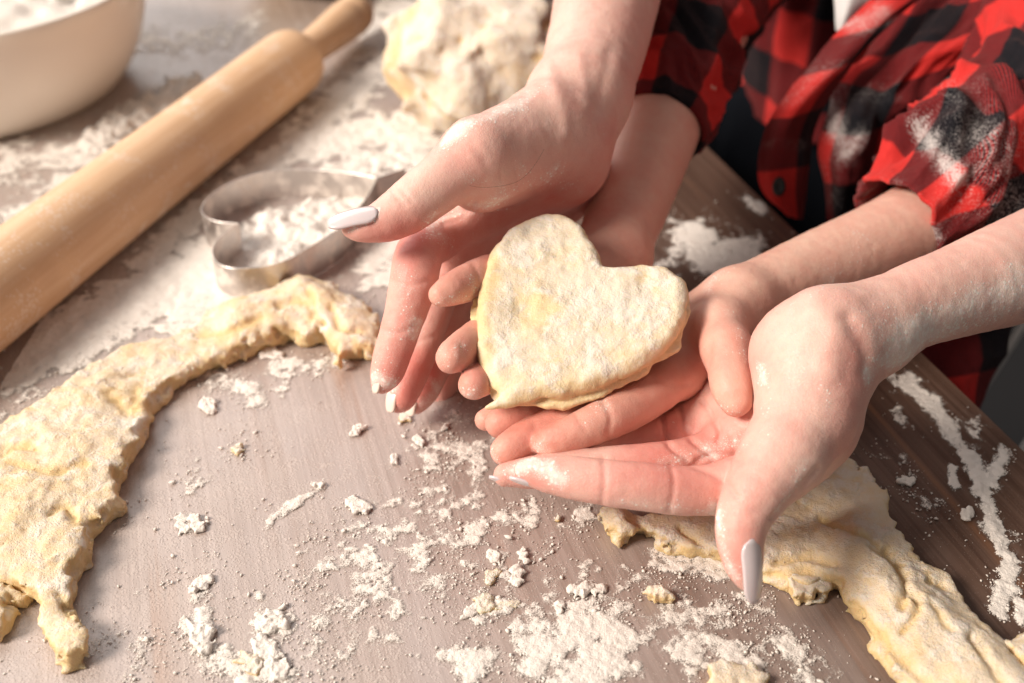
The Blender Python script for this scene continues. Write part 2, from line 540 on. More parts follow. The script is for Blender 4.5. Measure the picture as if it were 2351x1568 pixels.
# ------------------------------------------------------------------ hands
def build_hand(spec, h=.0011):
    """spec: palm = list of chains blended widely, fingers = list of chains kept apart"""
    ch = spec['palm'] + spec['fingers']
    allp = [spt(p) for c in ch for p in c]
    lo = np.min([a - r for a, r in allp], 0); hi = np.max([a + r for a, r in allp], 0)
    def fn(P):
        pal = None
        for c in spec['palm']:
            d = chain_sdf(P, c, .006)
            pal = d if pal is None else smin(pal, d, spec.get('kp', .010))
        fin = None
        for c in spec['fingers']:
            d = chain_sdf(P, c, .0025)
            fin = d if fin is None else smin(fin, d, .0012)
        out = smin(pal, fin, spec.get('kf', .006))
        for c in spec.get('cut', []):
            out = -smin(-out, chain_sdf(P, c, .003), .004)
        return out
    V, Q = mesh_sdf(fn, lo, hi, h)
    V = smooth(V, Q, 2, .5)
    N = vnormals(V, Q)
    x, y, z = proj(V)
    view = V - np.array([0, 0, CAM_H]); view /= np.linalg.norm(view, axis=1, keepdims=True)
    facing = np.clip(-(N * view).sum(1) * 2.5, 0, 1)
    disp = np.zeros(len(V))
    for pts, wd, dep in spec.get('crease', []):             # wd in sheet pixels, dep in mm (positive = groove)
        pts = crom(pts, 5)
        disp -= facing * dep * .001 * np.exp(-(pl_dist(x, y, pts) / wd) ** 2)
    disp += .00025 * fbm(V, 180, 3, 5)
    V = V + N * disp[:, None]
    red = np.full(len(V), spec.get('red0', .25))
    for pts, wd, am in spec.get('redden', []):
        red += am * np.exp(-(pl_dist(x, y, pts) / wd) ** 2)
    fl = np.full(len(V), spec.get('flour0', .15))
    for pts, wd, am in spec.get('dust', []):
        fl += facing * 1.25 * am * np.exp(-(pl_dist(x, y, pts) / wd) ** 2)
    return V, Q, np.clip(red, 0, 1), np.clip(fl, 0, 1.3)

def join(parts):
    Vs, Qs, rs, fs, n = [], [], [], [], 0
    for V, Q, r, f in parts:
        Vs.append(V); Qs.append(Q + n); rs.append(r); fs.append(f); n += len(V)
    return np.vstack(Vs), np.vstack(Qs), np.concatenate(rs), np.concatenate(fs)

# adult's right hand: comes down from the top, thumb to the left, fingers hanging
AR = dict(
    red0=.20, flour0=.04, kp=.012,
    palm=[
        [(1445, -330, .74, 150), (1392, 0, .60, 121), (1362, 130, .56, 114), (1338, 215, .535, 104)],
        [(1338, 215, .535, 102), (1298, 372, .525, 96)],
        [(1300, 235, .525, 92), (1255, 290, .505, 92), (1095, 352, .470, 78)],
        [(1290, 330, .515, 100), (1105, 405, .478, 84)],
        [(1270, 380, .525, 80), (1000, 545, .500, 52)],
        [(1290, 390, .545, 80), (1040, 575, .525, 50)],
        [(1310, 400, .560, 75), (1090, 600, .545, 48)],
        [(1320, 410, .570, 70), (1130, 620, .565, 42)],
    ],
    fingers=[
        [(1095, 352, .470, 76), (1010, 420, .462, 66), (945, 470, .458, 62), (925, 484, .457, 58), (885, 506, .455, 50), (835, 521, .453, 36), (808, 524, .453, 25)],
        [(1000, 545, .500, 52), (962, 585, .480, 56), (948, 655, .474, 55), (926, 735, .474, 47), (905, 800, .475, 44), (890, 850, .476, 40), (878, 878, .477, 27)],
        [(1030, 590, .535, 50), (1000, 680, .524, 50), (972, 770, .512, 46), (945, 850, .503, 42), (925, 905, .500, 36), (915, 925, .500, 24)],
        [(1085, 610, .555, 48), (1040, 720, .546, 46), (1003, 820, .533, 42), (972, 895, .524, 37), (955, 928, .522, 24)],
        [(1130, 625, .575, 42), (1095, 730, .568, 38), (1050, 830, .556, 34), (1015, 895, .548, 30), (1003, 912, .546, 20)],
    ],
    crease=[
        ([(895, 430), (912, 452), (930, 470)], 7, .6), ([(905, 420), (925, 440), (945, 462)], 7, .5),
        ([(1000, 500), (1080, 478), (1150, 470), (1230, 440)], 9, 1.2),
        ([(1088, 470), (1060, 500), (1020, 512)], 8, .8),
        ([(890, 640), (940, 655), (1000, 640)], 6, .5), ([(866, 752), (910, 765), (962, 745)], 6, .5),
        ([(1000, 770), (960, 785)], 6, .5), ([(1150, 270), (1220, 300), (1290, 330)], 26, -.7),
        ([(1260, 160), (1290, 250), (1300, 300)], 18, -1.0), ([(1330, 130), (1350, 240)], 14, -.6),
        ([(1400, 120), (1370, 260)], 16, .6), ([(1200, 262), (1310, 290)], 20, .5), ([(1085, 330), (1110, 365)], 12, .4),
        ([(1100, 345), (1075, 420)], 30, -.5), ([(1150, 395), (1155, 440)], 5, .35), ([(1185, 380), (1190, 430)], 5, .3),
    ],
    redden=[
        ([(830, 530), (900, 540), (960, 520)], 45, .45), ([(1020, 340), (1080, 390)], 60, .22), ([(930, 560), (940, 700), (890, 860)], 60, .50),
        ([(950, 850), (930, 920)], 45, .5), ([(980, 840), (970, 920)], 45, .45), ([(1050, 560), (1150, 520), (1260, 470)], 70, .6),
        ([(1380, 380), (1330, 470)], 60, .4), ([(1330, 250), (1400, 300)], 40, .18), ([(1440, 30), (1440, 200)], 40, .25),
    ],
    dust=[
        ([(1040, 300), (1100, 268), (1190, 235)], 30, .75), ([(1010, 330), (1040, 305)], 28, .45), ([(1220, 215), (1260, 190)], 18, .4),
        ([(1060, 400), (1140, 430), (1220, 420), (1200, 390)], 28, .42), ([(1000, 500), (1090, 480), (1160, 465)], 22, .6),
        ([(1280, 400), (1320, 440)], 40, .40), ([(940, 620), (930, 720), (880, 850)], 40, .32), ([(850, 870), (900, 885)], 20, .7), ([(960, 740), (950, 770)], 16, .8),
        ([(980, 530), (1020, 550), (1030, 590)], 26, .55), ([(1360, 220), (1400, 290)], 40, .25), ([(870, 480), (862, 500), (800, 530)], 8, .8),
        ([(990, 870), (1000, 880)], 14, .6), ([(950, 940), (1010, 900)], 20, .5),
    ])
for c_ in AR['palm'] + AR['fingers']:                      # the whole hand stands a little behind the heart
    c_[:] = [(a, b, z + .028, r) for a, b, z, r in c_]
# adult's left hand: from the right, palm up, thumb hanging towards the viewer
AL = dict(
    red0=.22, flour0=.08, kp=.012,
    palm=[
        [(2760, 470, .62, 165), (2351, 615, .512, 124), (2200, 668, .488, 106), (2090, 706, .474, 98), (1985, 762, .462, 98)],
        [(1985, 762, .464, 96), (1905, 775, .455, 112), (1862, 850, .450, 118)],
        [(1880, 800, .452, 105), (1815, 800, .458, 88)],
        [(1880, 860, .452, 100), (1850, 960, .444, 104), (1800, 1040, .434, 92)],
        [(1890, 880, .468, 90), (1880, 1000, .462, 78), (1760, 1120, .452, 60), (1690, 1122, .448, 60)],
        [(1840, 900, .478, 90), (1640, 1050, .480, 58)],
        [(1820, 890, .488, 85), (1590, 985, .505, 55)],
        [(1810, 870, .495, 80), (1570, 930, .525, 50)],
    ],
    fingers=[
        [(1800, 1040, .434, 90), (1752, 1105, .428, 80), (1712, 1175, .424, 66), (1700, 1230, .422, 57), (1706, 1290, .422, 46), (1716, 1325, .422, 32), (1720, 1340, .422, 22)],
        [(1700, 1122, .448, 60), (1570, 1127, .440, 57), (1480, 1117, .437, 57), (1400, 1109, .437, 54), (1310, 1096, .440, 50), (1250, 1086, .443, 42), (1210, 1079, .445, 30)],
        [(1640, 1052, .478, 55), (1520, 1065, .468, 52), (1430, 1072, .464, 50), (1310, 1078, .462, 46), (1220, 1085, .461, 38), (1160, 1090, .460, 28)],
        [(1590, 985, .505, 54), (1510, 1010, .498, 52), (1420, 1025, .497, 50), (1320, 1030, .500, 46), (1200, 1040, .51, 34)],
        [(1570, 930, .525, 48), (1480, 950, .518, 45), (1380, 970, .52, 42), (1280, 985, .525, 34)],
    ],
    crease=[
        ([(1385, 1052), (1388, 1105), (1380, 1165)], 6, .6), ([(1540, 1068), (1548, 1110), (1535, 1180)], 6, .7), ([(1250, 1050), (1262, 1090)], 6, .3),
        ([(1590, 1068), (1650, 1095), (1690, 1140)], 8, 1.0), ([(1612, 920), (1650, 985), (1648, 1010)], 6, 1.5), ([(1560, 935), (1580, 1000), (1640, 1050)], 6, 1.3),
        ([(1520, 960), (1535, 1020), (1580, 1055)], 6, 1.3), ([(1600, 1060), (1640, 1040), (1690, 1050)], 7, 1.0), ([(1680, 1010), (1700, 1060)], 8, .7),
        ([(1950, 730), (1985, 800), (1995, 850)], 20, 1.2), ([(1870, 690), (1910, 760), (1900, 850)], 32, -1.2), ([(2000, 700), (2080, 740)], 26, .7),
        ([(1880, 1075), (1830, 1130), (1775, 1190)], 7, 1.0), ([(1660, 1165), (1710, 1180), (1750, 1170)], 10, .3),
    ],
    redden=[
        ([(1650, 1000), (1560, 1000), (1500, 1040)], 80, .55), ([(1700, 1120), (1450, 1110), (1230, 1080)], 60, .33), ([(1700, 1230), (1690, 1300)], 50, .42),
        ([(1800, 1000), (1760, 1100)], 60, .15), ([(1740, 760), (1730, 830)], 35, .35), ([(1970, 780), (1960, 900), (1930, 1020)], 40, .35), ([(1230, 1090), (1150, 1090)], 40, .3),
    ],
    dust=[
        ([(2050, 850), (2120, 770), (2240, 700), (2340, 660)], 60, .72), ([(2000, 730), (2100, 780)], 60, .35), ([(1745, 840), (1752, 875)], 15, .55), ([(1765, 930), (1750, 990)], 26, .3),
        ([(1180, 1080), (1220, 1060), (1290, 1100)], 28, .75), ([(1400, 1150), (1640, 1180)], 16, .35), ([(1640, 1160), (1660, 1260), (1690, 1330)], 16, .6), ([(1640, 1040), (1690, 1010)], 30, .5),
        ([(1520, 1060), (1610, 1040)], 25, .45), ([(1820, 690), (1930, 640), (2060, 595)], 22, .3), ([(1900, 860), (1890, 960)], 40, .25), ([(1850, 1060), (1790, 1170)], 20, .45),
        ([(1995, 850), (1990, 880)], 10, .5),
    ])
# child's right hand: under the heart, fingertips showing left of it
CR = dict(
    red0=.30, flour0=.05, kp=.010,
    palm=[
        [(1660, -40, .76, 110), (1545, 200, .670, 104), (1495, 330, .635, 98), (1450, 450, .600, 94), (1405, 580, .560, 84)],
        [(1405, 590, .56, 80), (1300, 680, .535, 75)],
        [(1400, 600, .56, 70), (1215, 655, .525, 48)],
        [(1390, 620, .56, 70), (1200, 725, .525, 48)],
        [(1390, 640, .56, 70), (1215, 790, .525, 48)],
        [(1390, 640, .56, 70), (1235, 850, .52, 42)],
    ],
    fingers=[
        [(1215, 655, .525, 48), (1140, 628, .514, 46), (1085, 645, .500, 45), (1038, 664, .488, 38), (1012, 676, .484, 29)],
        [(1200, 725, .520, 48), (1140, 752, .504, 46), (1085, 785, .486, 44), (1048, 812, .472, 41), (1036, 822, .467, 37)],
        [(1215, 790, .512, 46), (1150, 840, .493, 43), (1108, 868, .477, 41), (1088, 882, .468, 37)],
        [(1235, 850, .505, 38), (1190, 880, .492, 34), (1152, 902, .484, 24)],
    ],
    crease=[([(1085, 600), (1100, 640), (1090, 685)], 6, .5), ([(1060, 790), (1066, 820), (1050, 850)], 6, .4)],
    redden=[([(1060, 640), (1000, 680)], 60, .30), ([(1070, 790), (1030, 830)], 60, .28), ([(1110, 870), (1080, 890)], 60, .28), ([(1150, 590), (1180, 850)], 60, .4), ([(1430, 480), (1400, 600)], 90, .2)],
    dust=[([(1010, 690), (1100, 690)], 18, .5), ([(1010, 850), (1060, 800)], 26, .4), ([(1060, 910), (1100, 910)], 30, .45), ([(1080, 640), (1090, 660)], 16, .4)])
# child's left hand: palm up, carrying the heart
CL = dict(
    red0=.26, flour0=.10, kp=.010,
    palm=[
        [(2420, 330, .68, 130), (2200, 465, .625, 112), (2050, 545, .600, 98), (1880, 620, .572, 92), (1760, 668, .548, 82), (1690, 695, .535, 76)],
        [(1700, 700, .535, 74), (1620, 790, .525, 78)],
        [(1690, 705, .528, 70), (1648, 752, .505, 62), (1668, 800, .486, 54)],
        [(1660, 740, .53, 70), (1560, 862, .506, 52)],
        [(1650, 740, .54, 70), (1500, 850, .514, 50)],
        [(1640, 740, .545, 70), (1440, 840, .522, 48)],
        [(1640, 740, .55, 65), (1380, 840, .53, 42)],
    ],
    fingers=[
        [(1668, 800, .486, 54), (1675, 850, .474, 51), (1680, 890, .466, 48), (1690, 920, .463, 38)],
        [(1560, 862, .504, 50), (1470, 925, .484, 49), (1400, 958, .472, 50), (1330, 990, .466, 45), (1275, 1010, .464, 39), (1252, 1016, .464, 32)],
        [(1500, 850, .512, 48), (1400, 920, .492, 48), (1320, 955, .481, 47), (1225, 998, .472, 44), (1175, 1026, .468, 40), (1158, 1036, .467, 34)],
        [(1440, 840, .52, 46), (1340, 905, .505, 45), (1260, 935, .496, 44), (1180, 960, .488, 41), (1148, 972, .486, 35)],
        [(1380, 840, .53, 40), (1270, 915, .51, 36), (1180, 938, .503, 34), (1115, 964, .498, 26)],
    ],
    crease=[([(1380, 915), (1402, 955), (1395, 1008)], 7, .7), ([(1320, 950), (1345, 990)], 6, .35), ([(1560, 840), (1575, 880)], 8, .6), ([(1500, 870), (1560, 885), (1620, 875)], 8, .5),
            ([(1225, 970), (1235, 1000)], 6, .4), ([(1632, 780), (1625, 830)], 9, .8)],
    redden=[([(1330, 980), (1240, 1020)], 60, .25), ([(1230, 990), (1140, 1050)], 60, .35), ([(1240, 940), (1100, 970)], 60, .4), ([(1640, 800), (1560, 840), (1450, 900)], 80, .38), ([(1690, 900), (1690, 940)], 40, .18)],
    dust=[([(1620, 670), (1700, 740), (1720, 820)], 26, .35), ([(1230, 1030), (1260, 1040)], 18, .5), ([(1120, 1030), (1140, 1070)], 16, .5), ([(1380, 930), (1350, 960)], 26, .35), ([(1640, 930), (1700, 950)], 20, .4),
          ([(1620, 640), (1680, 615)], 20, .35), ([(1900, 640), (2000, 560)], 50, .3)])

def coarse_limb(chains, h=.006):
    V, Q = mesh_sdf(lambda P: np.minimum.reduce([chain3(P, c) for c in chains]), np.min([np.array(p[0]) - p[1] for c in chains for p in c], 0), np.max([np.array(p[0]) + p[1] for c in chains for p in c], 0), h)
    return V, Q, np.full(len(V), .2), np.full(len(V), .1)
def chain3(P, c):
    d = None
    for (a, ra), (b, rb) in zip(c[:-1], c[1:]):
        e = cone(P, np.array(a, float), np.array(b, float), ra, rb)
        d = e if d is None else smin(d, e, .03)
    return d
ar_end, ar_r = spt(AR['palm'][0][0]); al_end, al_r = spt(AL['palm'][0][0])
adult = thing('person', 'adult with bare forearms cupping the child\'s hands, pale lilac nail polish', 'person', (.62, 1.25, -.74))
sh_r, sh_l = np.array([.06, 1.25, .52]), np.array([.56, 1.02, .50])
mids = (sh_r + sh_l) / 2 + np.array([.01, .05, 0])
arms = [
    [(ar_end, ar_r), (np.array([.13, 1.02, .29]), .045), (sh_r, .055), (mids, .09)],
    [(al_end, al_r), (np.array([.56, .62, .20]), .042), (sh_l, .055), (mids, .09)],
    [(mids, .10), (mids - np.array([0, -.03, .30]), .10), (mids - np.array([0, -.03, .62]), .11), (mids - np.array([0, -.03, 1.18]), .08)],
]
V, Q, r, f = join([build_hand(AR), build_hand(AL), coarse_limb(arms)])
obj('body', V, Q, M['skin_adult'], adult, {'red': r, 'flour': f})

def nail(base, tip, wpx, zb, zt, nrm_bias, mat, parent, curve=.32, name='fingernail', nb=.0006, rt_=.78):
    """curved plate from base to tip (sheet pixels); nrm_bias = world direction the nail faces"""
    A, B = D(base[0], base[1], zb), D(tip[0], tip[1], zt)
    ax = B - A; L = np.linalg.norm(ax); ax = ax / L
    n = np.array(nrm_bias, float); n -= ax * (n @ ax); n /= np.linalg.norm(n)
    s = np.cross(ax, n)
    wd = wpx * zb / F
    V, nu, nv = [], 14, 11
    for side in (0, 1):
        for i in range(nu):
            t = i / (nu - 1)
            prof = math.sqrt(max(0.02, 1 - (1 - min(1, t / .28)) ** 2)) * (1 - .16 * t) * math.sqrt(max(.03, 1 - rt_ * max(0, (t - .68) / .32) ** 2.2))
            for j in range(nv):
                u = (j / (nv - 1) * 2 - 1)
                x = u * prof
                drop = curve * wd * x * x + .0012 * (t - .5) ** 2 * 4 + (.0009 if side else 0)
                V.append(A + ax * (t * L) + s * (x * wd) + n * (nb - drop + .0006))
    Fc = []
    def ix(sd, i, j): return sd * nu * nv + i * nv + j
    for i in range(nu - 1):
        for j in range(nv - 1):
            Fc.append((ix(0, i, j), ix(0, i, j + 1), ix(0, i + 1, j + 1), ix(0, i + 1, j)))
            Fc.append((ix(1, i, j), ix(1, i + 1, j), ix(1, i + 1, j + 1), ix(1, i, j + 1)))
    for i in range(nu - 1):
        for j in (0, nv - 1):
            q = (ix(0, i, j), ix(0, i + 1, j), ix(1, i + 1, j), ix(1, i, j)); Fc.append(q if j == 0 else q[::-1])
    for j in range(nv - 1):
        for i in (0, nu - 1):
            q = (ix(0, i, j), ix(1, i, j), ix(1, i, j + 1), ix(0, i, j + 1)); Fc.append(q if i == 0 else q[::-1])
    return obj(name, V, Fc, mat, parent)
cv = np.array([0, -CP, SP])       # from the scene back to the viewer
up = np.array([0, SP, CP])        # up in the picture
rt = np.array([1., 0, 0])
nail((868, 483), (752, 512), 27, .4745, .475, up * .60 + cv * .80, M['nail'], adult)
nail((1727, 1238), (1733, 1388), 29, .4130, .4170, cv * .90 + rt * .42, M['nail'], adult, rt_=.93)
nail((868, 846), (858, 903), 24, .503, .502, -rt * .85 + cv * .45, M['nail2'], adult)
nail((900, 890), (893, 947), 20, .524, .524, -rt * .72 + cv * .62, M['nail2'], adult)
nail((944, 912), (938, 955), 18, .546, .546, -rt * .62 + cv * .70, M['nail2'], adult)
nail((1262, 1121), (1168, 1100), 24, .444, .444, -up * .9 + cv * .2, M['nail'], adult)
nail((1200, 1112), (1122, 1098), 20, .459, .459, -up * .9 + cv * .25, M['nail'], adult)

child = thing('person', 'child in red and black plaid shirt holding the heart dough on both palms', 'person', (.42, .92, -.74))
cr_end, cr_r = spt(CR['palm'][0][0]); cl_end, cl_r = spt(CL['palm'][0][0])
csr, csl = np.array([.21, 1.04, .30]), np.array([.45, .83, .30])
cm = np.array([.345, 1.01, .30])
limbs = [
    [(cr_end, cr_r), (csr, .045), (cm, .06)],
    [(cl_end, cl_r), (csl, .045), (cm, .06)],
    [(cm, .075), (cm - np.array([0, 0, .30]), .085), (cm - np.array([0, 0, .62]), .09), (cm - np.array([0, 0, 1.03]), .06)],
]
V, Q, r, f = join([build_hand(CR), build_hand(CL), coarse_limb(limbs)])
obj('body', V, Q, M['skin_child'], child, {'red': r, 'flour': f})

# ------------------------------------------------------------------ dough
def dough_piece(name, poly, thick, label, seed, h=.0014, hmap=None, lump=.0020, tear=.0028, cracks=(), mat='dough', base=0.0, hproj=.5, flour=.55, group=None, parent=None, cat='dough', rnd=.24, smoothit=1, fine=.0013, nf=1.0):
    """a torn slab of dough on the table: poly in sheet pixels, cracks = (polyline, width px, depth mm)"""
    pw = np.array([T(x, y, base + thick * hproj)[:2] for x, y in poly])
    tmax = thick * (1.8 if hmap else 1.25)
    lo = np.array([*(pw.min(0) - .004), base - .002]); hi = np.array([*(pw.max(0) + .004), base + tmax + .003])
    def fn(P):
        Z = np.zeros(len(P))
        P2 = np.stack([P[:, 0], P[:, 1], Z], 1)
        wob = tear * fbm(P, 110, 3, seed) * 1.6 + tear * .7 * fbm(P, 330, 2, seed + 5)
        s = poly_sd(P[:, 0], P[:, 1], pw) + wob
        th = thick * (1 + .16 * fbm(P2, 38, 3, seed + 9))
        if hmap is not None:
            x, y, _ = proj(P2 + np.array([0, 0, thick * hproj]))
            th = th * hmap(x, y)
        r = th * rnd
        qx = s + r
        qz = np.abs(P[:, 2] - base - th * .5) - th * .5 + r
        d = np.minimum(np.maximum(qx, qz), 0) + np.hypot(np.maximum(qx, 0), np.maximum(qz, 0)) - r
        side = np.clip((s + r) / r, 0, 1)
        d = d - fine * fbm(P, 330 * nf ** .5, 3, seed + 31, .6)
        d = d - lump * (.7 + .3 * side) * fbm(P, 85 * nf, 4, seed + 2, .62) - lump * (.16 + .5 * side) * (ridged(P * np.array([1, 1, 2.2]), 190, 2, seed + 4) - .4)
        return d * .8
    V, Q = mesh_sdf(fn, lo, hi, h, 5)
    V = smooth(V, Q, smoothit, .4)
    V[:, 2] = np.maximum(V[:, 2], base + .0003)
    N = vnormals(V, Q)
    x, y, z = proj(V)
    disp = np.zeros(len(V)); cav = np.zeros(len(V))
    for pts, wd, dep in cracks:
        pts = crom(pts, 5)
        g = np.exp(-((pl_dist(x + 6 * fbm(V, 200, 2, 3), y + 6 * fbm(V, 200, 2, 8), pts)) / wd) ** 2)
        disp -= dep * .001 * g
        if dep > 0: cav = np.maximum(cav, g)
    V = V + N * disp[:, None] * np.clip(N[:, 2:] * 1.3 + .3, 0, 1)
    V[:, 2] = np.maximum(V[:, 2], base + .0003)
    fl = flour * np.clip(N[:, 2] * 1.5 - .25, -.1, 1) - .5 * cav + .25 * fbm(V, 60, 3, seed + 20)
    o = obj(name, V, Q, M[mat], parent, {'flour': fl})
    return tag(o, label, cat, group) if parent is None else o

LEFT = [(-60, 1010), (0, 985), (60, 950), (150, 890), (200, 852), (240, 822), (330, 790), (400, 770), (470, 732), (540, 702), (615, 682), (655, 655), (690, 645), (730, 652), (770, 662), (800, 692), (835, 705), (866, 738), (872, 775), (858, 815), (832, 800), (800, 800), (778, 822), (765, 790), (740, 768), (690, 772), (660, 762), (620, 775), (560, 800), (500, 825), (440, 848), (400, 872), (352, 910), (336, 950), (320, 1000), (292, 1050), (268, 1090), (272, 1120), (288, 1145), (240, 1185), (212, 1205), (196, 1260), (168, 1310), (162, 1350), (175, 1420), (188, 1468), (180, 1498), (150, 1510), (128, 1490), (112, 1470), (97, 1420), (94, 1380), (50, 1352), (20, 1332), (-60, 1310)]
def left_h(x, y):
    return .62 + .50 * np.exp(-(pl_dist(x, y, [(560, 745), (700, 705), (800, 745)]) / 55) ** 2) + .28 * np.exp(-(pl_dist(x, y, [(60, 1150), (200, 1000)]) / 150) ** 2) + .25 * np.exp(-(pl_dist(x, y, [(700, 690), (740, 720)]) / 30) ** 2)
dough_piece('dough_scrap', LEFT, .017, 'torn arched strip of leftover dough lying between rolling pin and bare wood', 3, hmap=left_h, cracks=[
    ([(0, 1040), (40, 1020), (90, 1030)], 10, 2.5), ([(110, 1180), (150, 1160), (170, 1190)], 9, 2.2), ([(290, 860), (330, 852)], 7, 2.5), ([(130, 1360), (160, 1410)], 8, 2.0),
    ([(60, 960), (150, 1010), (240, 1000)], 16, -1.5), ([(20, 1060), (120, 1080), (200, 1060)], 10, 1.2), ([(640, 700), (690, 690), (740, 740)], 8, 2.2), ([(700, 660), (720, 700), (710, 740)], 8, 1.8),
    ([(450, 770), (520, 760), (600, 730)], 8, 1.3), ([(760, 700), (780, 750), (830, 760)], 8, 2.0), ([(250, 900), (300, 950), (310, 900)], 12, 1.2), ([(180, 900), (260, 860)], 14, -1.0)])
dough_piece('dough_scrap', [(-60, 1330), (0, 1335), (40, 1350), (78, 1362), (70, 1382), (30, 1385), (0, 1388), (-60, 1400)], .009, 'small thin flap of raw dough tucked under the arched dough strip', 41, h=.0012, flour=.1)
dough_piece('dough_crumb', [(-30, 1400), (5, 1382), (30, 1388), (36, 1410), (20, 1440), (-10, 1455), (-40, 1450)], .011, 'pale lump of dough beside the thin raw flap', 47, h=.0012, flour=.7, cat='crumb')

RIGHT = [(1385, 1180), (1400, 1160), (1440, 1172), (1520, 1180), (1600, 1150), (1700, 1090), (1820, 1050), (1910, 1032), (1962, 1052), (2010, 1112), (2042, 1172), (2080, 1248), (2112, 1288), (2160, 1305), (2205, 1352), (2252, 1420), (2292, 1480), (2355, 1545), (2440, 1640), (2400, 1700), (2180, 1660), (2110, 1592), (2058, 1545), (2030, 1500), (1985, 1432), (1942, 1380), (1930, 1335), (1890, 1330), (1850, 1340), (1790, 1322), (1700, 1292), (1640, 1272), (1590, 1262), (1540, 1240), (1500, 1218), (1462, 1205), (1450, 1222), (1425, 1232), (1396, 1220)]
def right_h(x, y):
    return .62 + .55 * np.exp(-(pl_dist(x, y, [(1960, 1270), (2080, 1400), (2200, 1500), (2350, 1640)]) / 65) ** 2) + .4 * np.exp(-(pl_dist(x, y, [(1410, 1195), (1425, 1205)]) / 30) ** 2)
dough_piece('dough_sheet', RIGHT, .0135, 'rolled sheet of leftover dough with folded torn edge under the adult\'s thumb', 9, hmap=right_h, lump=.0016, cracks=[
    ([(1880, 1190), (1990, 1230), (2030, 1260)], 6, 1.8), ([(2040, 1260), (2080, 1330), (2070, 1390)], 10, 3.2), ([(2090, 1350), (2110, 1400), (2070, 1450)], 7, 2.4), ([(2000, 1250), (2060, 1300)], 6, 1.5),
    ([(2140, 1380), (2180, 1440)], 8, 2.0), ([(1830, 1150), (1860, 1170)], 5, 1.0), ([(1780, 1290), (1850, 1275), (1920, 1290)], 9, 2.4), ([(1770, 1320), (1860, 1310), (1900, 1330)], 8, 2.0),
    ([(1960, 1380), (2050, 1490), (2140, 1580)], 12, 2.0), ([(2230, 1460), (2300, 1560), (2351, 1610)], 10, 2.5), ([(1560, 1210), (1610, 1250)], 7, 2.4), ([(1440, 1180), (1470, 1200)], 7, 2.0), ([(2130, 1330), (2170, 1350)], 6, 1.8),
    ([(2020, 1300), (2040, 1360)], 22, -1.6), ([(2100, 1470), (2200, 1560)], 40, -1.2)], flour=.62)
dough_piece('dough_crumb', [(1790, 1340), (1830, 1325), (1880, 1335), (1895, 1350), (1885, 1366), (1868, 1352), (1862, 1378), (1845, 1366), (1830, 1372), (1815, 1352)], .007, 'ragged flake of pale dough hanging off the folded dough sheet edge', 53, h=.001, flour=.8, cat='crumb')
dough_piece('dough_crumb', [(2300, 1490), (2351, 1462), (2420, 1480), (2420, 1600), (2360, 1560)], .012, 'small dough offcut lying against the dough sheet near the table edge', 57, h=.0014, cat='dough')
dough_piece('dough_crumb', [(1632, 1545), (1660, 1530), (1720, 1535), (1760, 1560), (1780, 1600), (1640, 1610)], .005, 'flat round flake of dough at the heaped flour patch', 59, h=.0011, flour=.7, cat='crumb')
CR_SPOTS = [((1512, 1364), 34, 17, .008, 'oval dough crumb on dusted wood beside the adult\'s thumb nail'), ((1330, 1352), 26, 16, .006, None), ((1370, 1350), 24, 18, .004, None), ((822, 985), 20, 11, .005, None), ((548, 1030), 22, 12, .005, None),
            ((626, 812), 28, 13, .004, None), ((478, 928), 20, 16, .005, None), ((730, 1112), 16, 9, .005, None), ((1282, 1192), 9, 9, .005, None), ((1284, 1390), 12, 14, .004, None), ((1022, 978), 9, 9, .004, None), ((905, 1055), 10, 9, .004, None),
            ((930, 958), 16, 10, .004, None), ((820, 1158), 26, 20, .005, None), ((2080, 1105), 20, 12, .003, None), ((2222, 1178), 14, 14, .004, None), ((1130, 1325), 18, 14, .004, None), ((1190, 1322), 20, 18, .005, None), ((1205, 1278), 14, 14, .004, None), ((1135, 1278), 15, 16, .004, None),
            ((1110, 1385), 18, 20, .004, None), ((460, 1465), 28, 46, .006, None), ((462, 1340), 16, 26, .005, None), ((630, 1425), 34, 28, .005, None), ((575, 1525), 36, 22, .004, None), ((610, 1490), 26, 30, .004, None), ((645, 1530), 16, 32, .004, None), ((960, 1010), 8, 18, .004, None),
            ((1160, 1390), 30, 12, .003, None), ((1080, 1405), 20, 14, .004, None), ((455, 1205), 22, 18, .004, None), ((420, 1210), 18, 16, .003, None)]
def crumb_label(x, y):
    if y < 940: return 'small floury crumb just under the arched dough strip'
    if x > 2000: return 'pale flour clot on the dark wood by the table edge'
    if x < 500: return 'floury clot in the broken trail running from the dough strip'
    if x < 700 and y > 1300: return 'floury clot in the thick crumbly patch of flour'
    if y < 1130: return 'lone small crumb on nearly bare wood by the hanging fingertips' if x > 850 else 'lone pale crumb on bare wood beyond the dough strip shadow'
    if y < 1250: return 'floury clot in the faint dusting between hands and bare wood'
    if x > 1250: return 'floury crumb beside the oval dough crumb'
    return 'floury clot in the loose cluster below the adult\'s index finger'
for i, ((cx, cy), rx, ry, th, lab) in enumerate(CR_SPOTS):
    a = np.linspace(0, 2 * np.pi, 15)[:-1]
    rr = 1 + .35 * np.sin(a * 2 + i) * .6 + .3 * RNG.uniform(-1, 1, len(a))
    ro = RNG.uniform(-.6, .6)
    px = [(cx + rx * r * math.cos(t) * math.cos(ro) - ry * r * math.sin(t) * math.sin(ro), cy + rx * r * math.cos(t) * math.sin(ro) * .6 + ry * r * math.sin(t)) for t, r in zip(a, rr)]
    dough_piece('dough_crumb', px, th * (.9 if lab else .5), lab or crumb_label(cx, cy), 100 + i, h=.00055, lump=min(.0019, ry * .00006), tear=min(.0016, ry * .00005), smoothit=0, nf=3.2, fine=.0010, rnd=.5, flour=.95, mat='flour' if i % 4 else 'dough', cat='crumb', group='loose crumbs on the table' if lab is None else None)

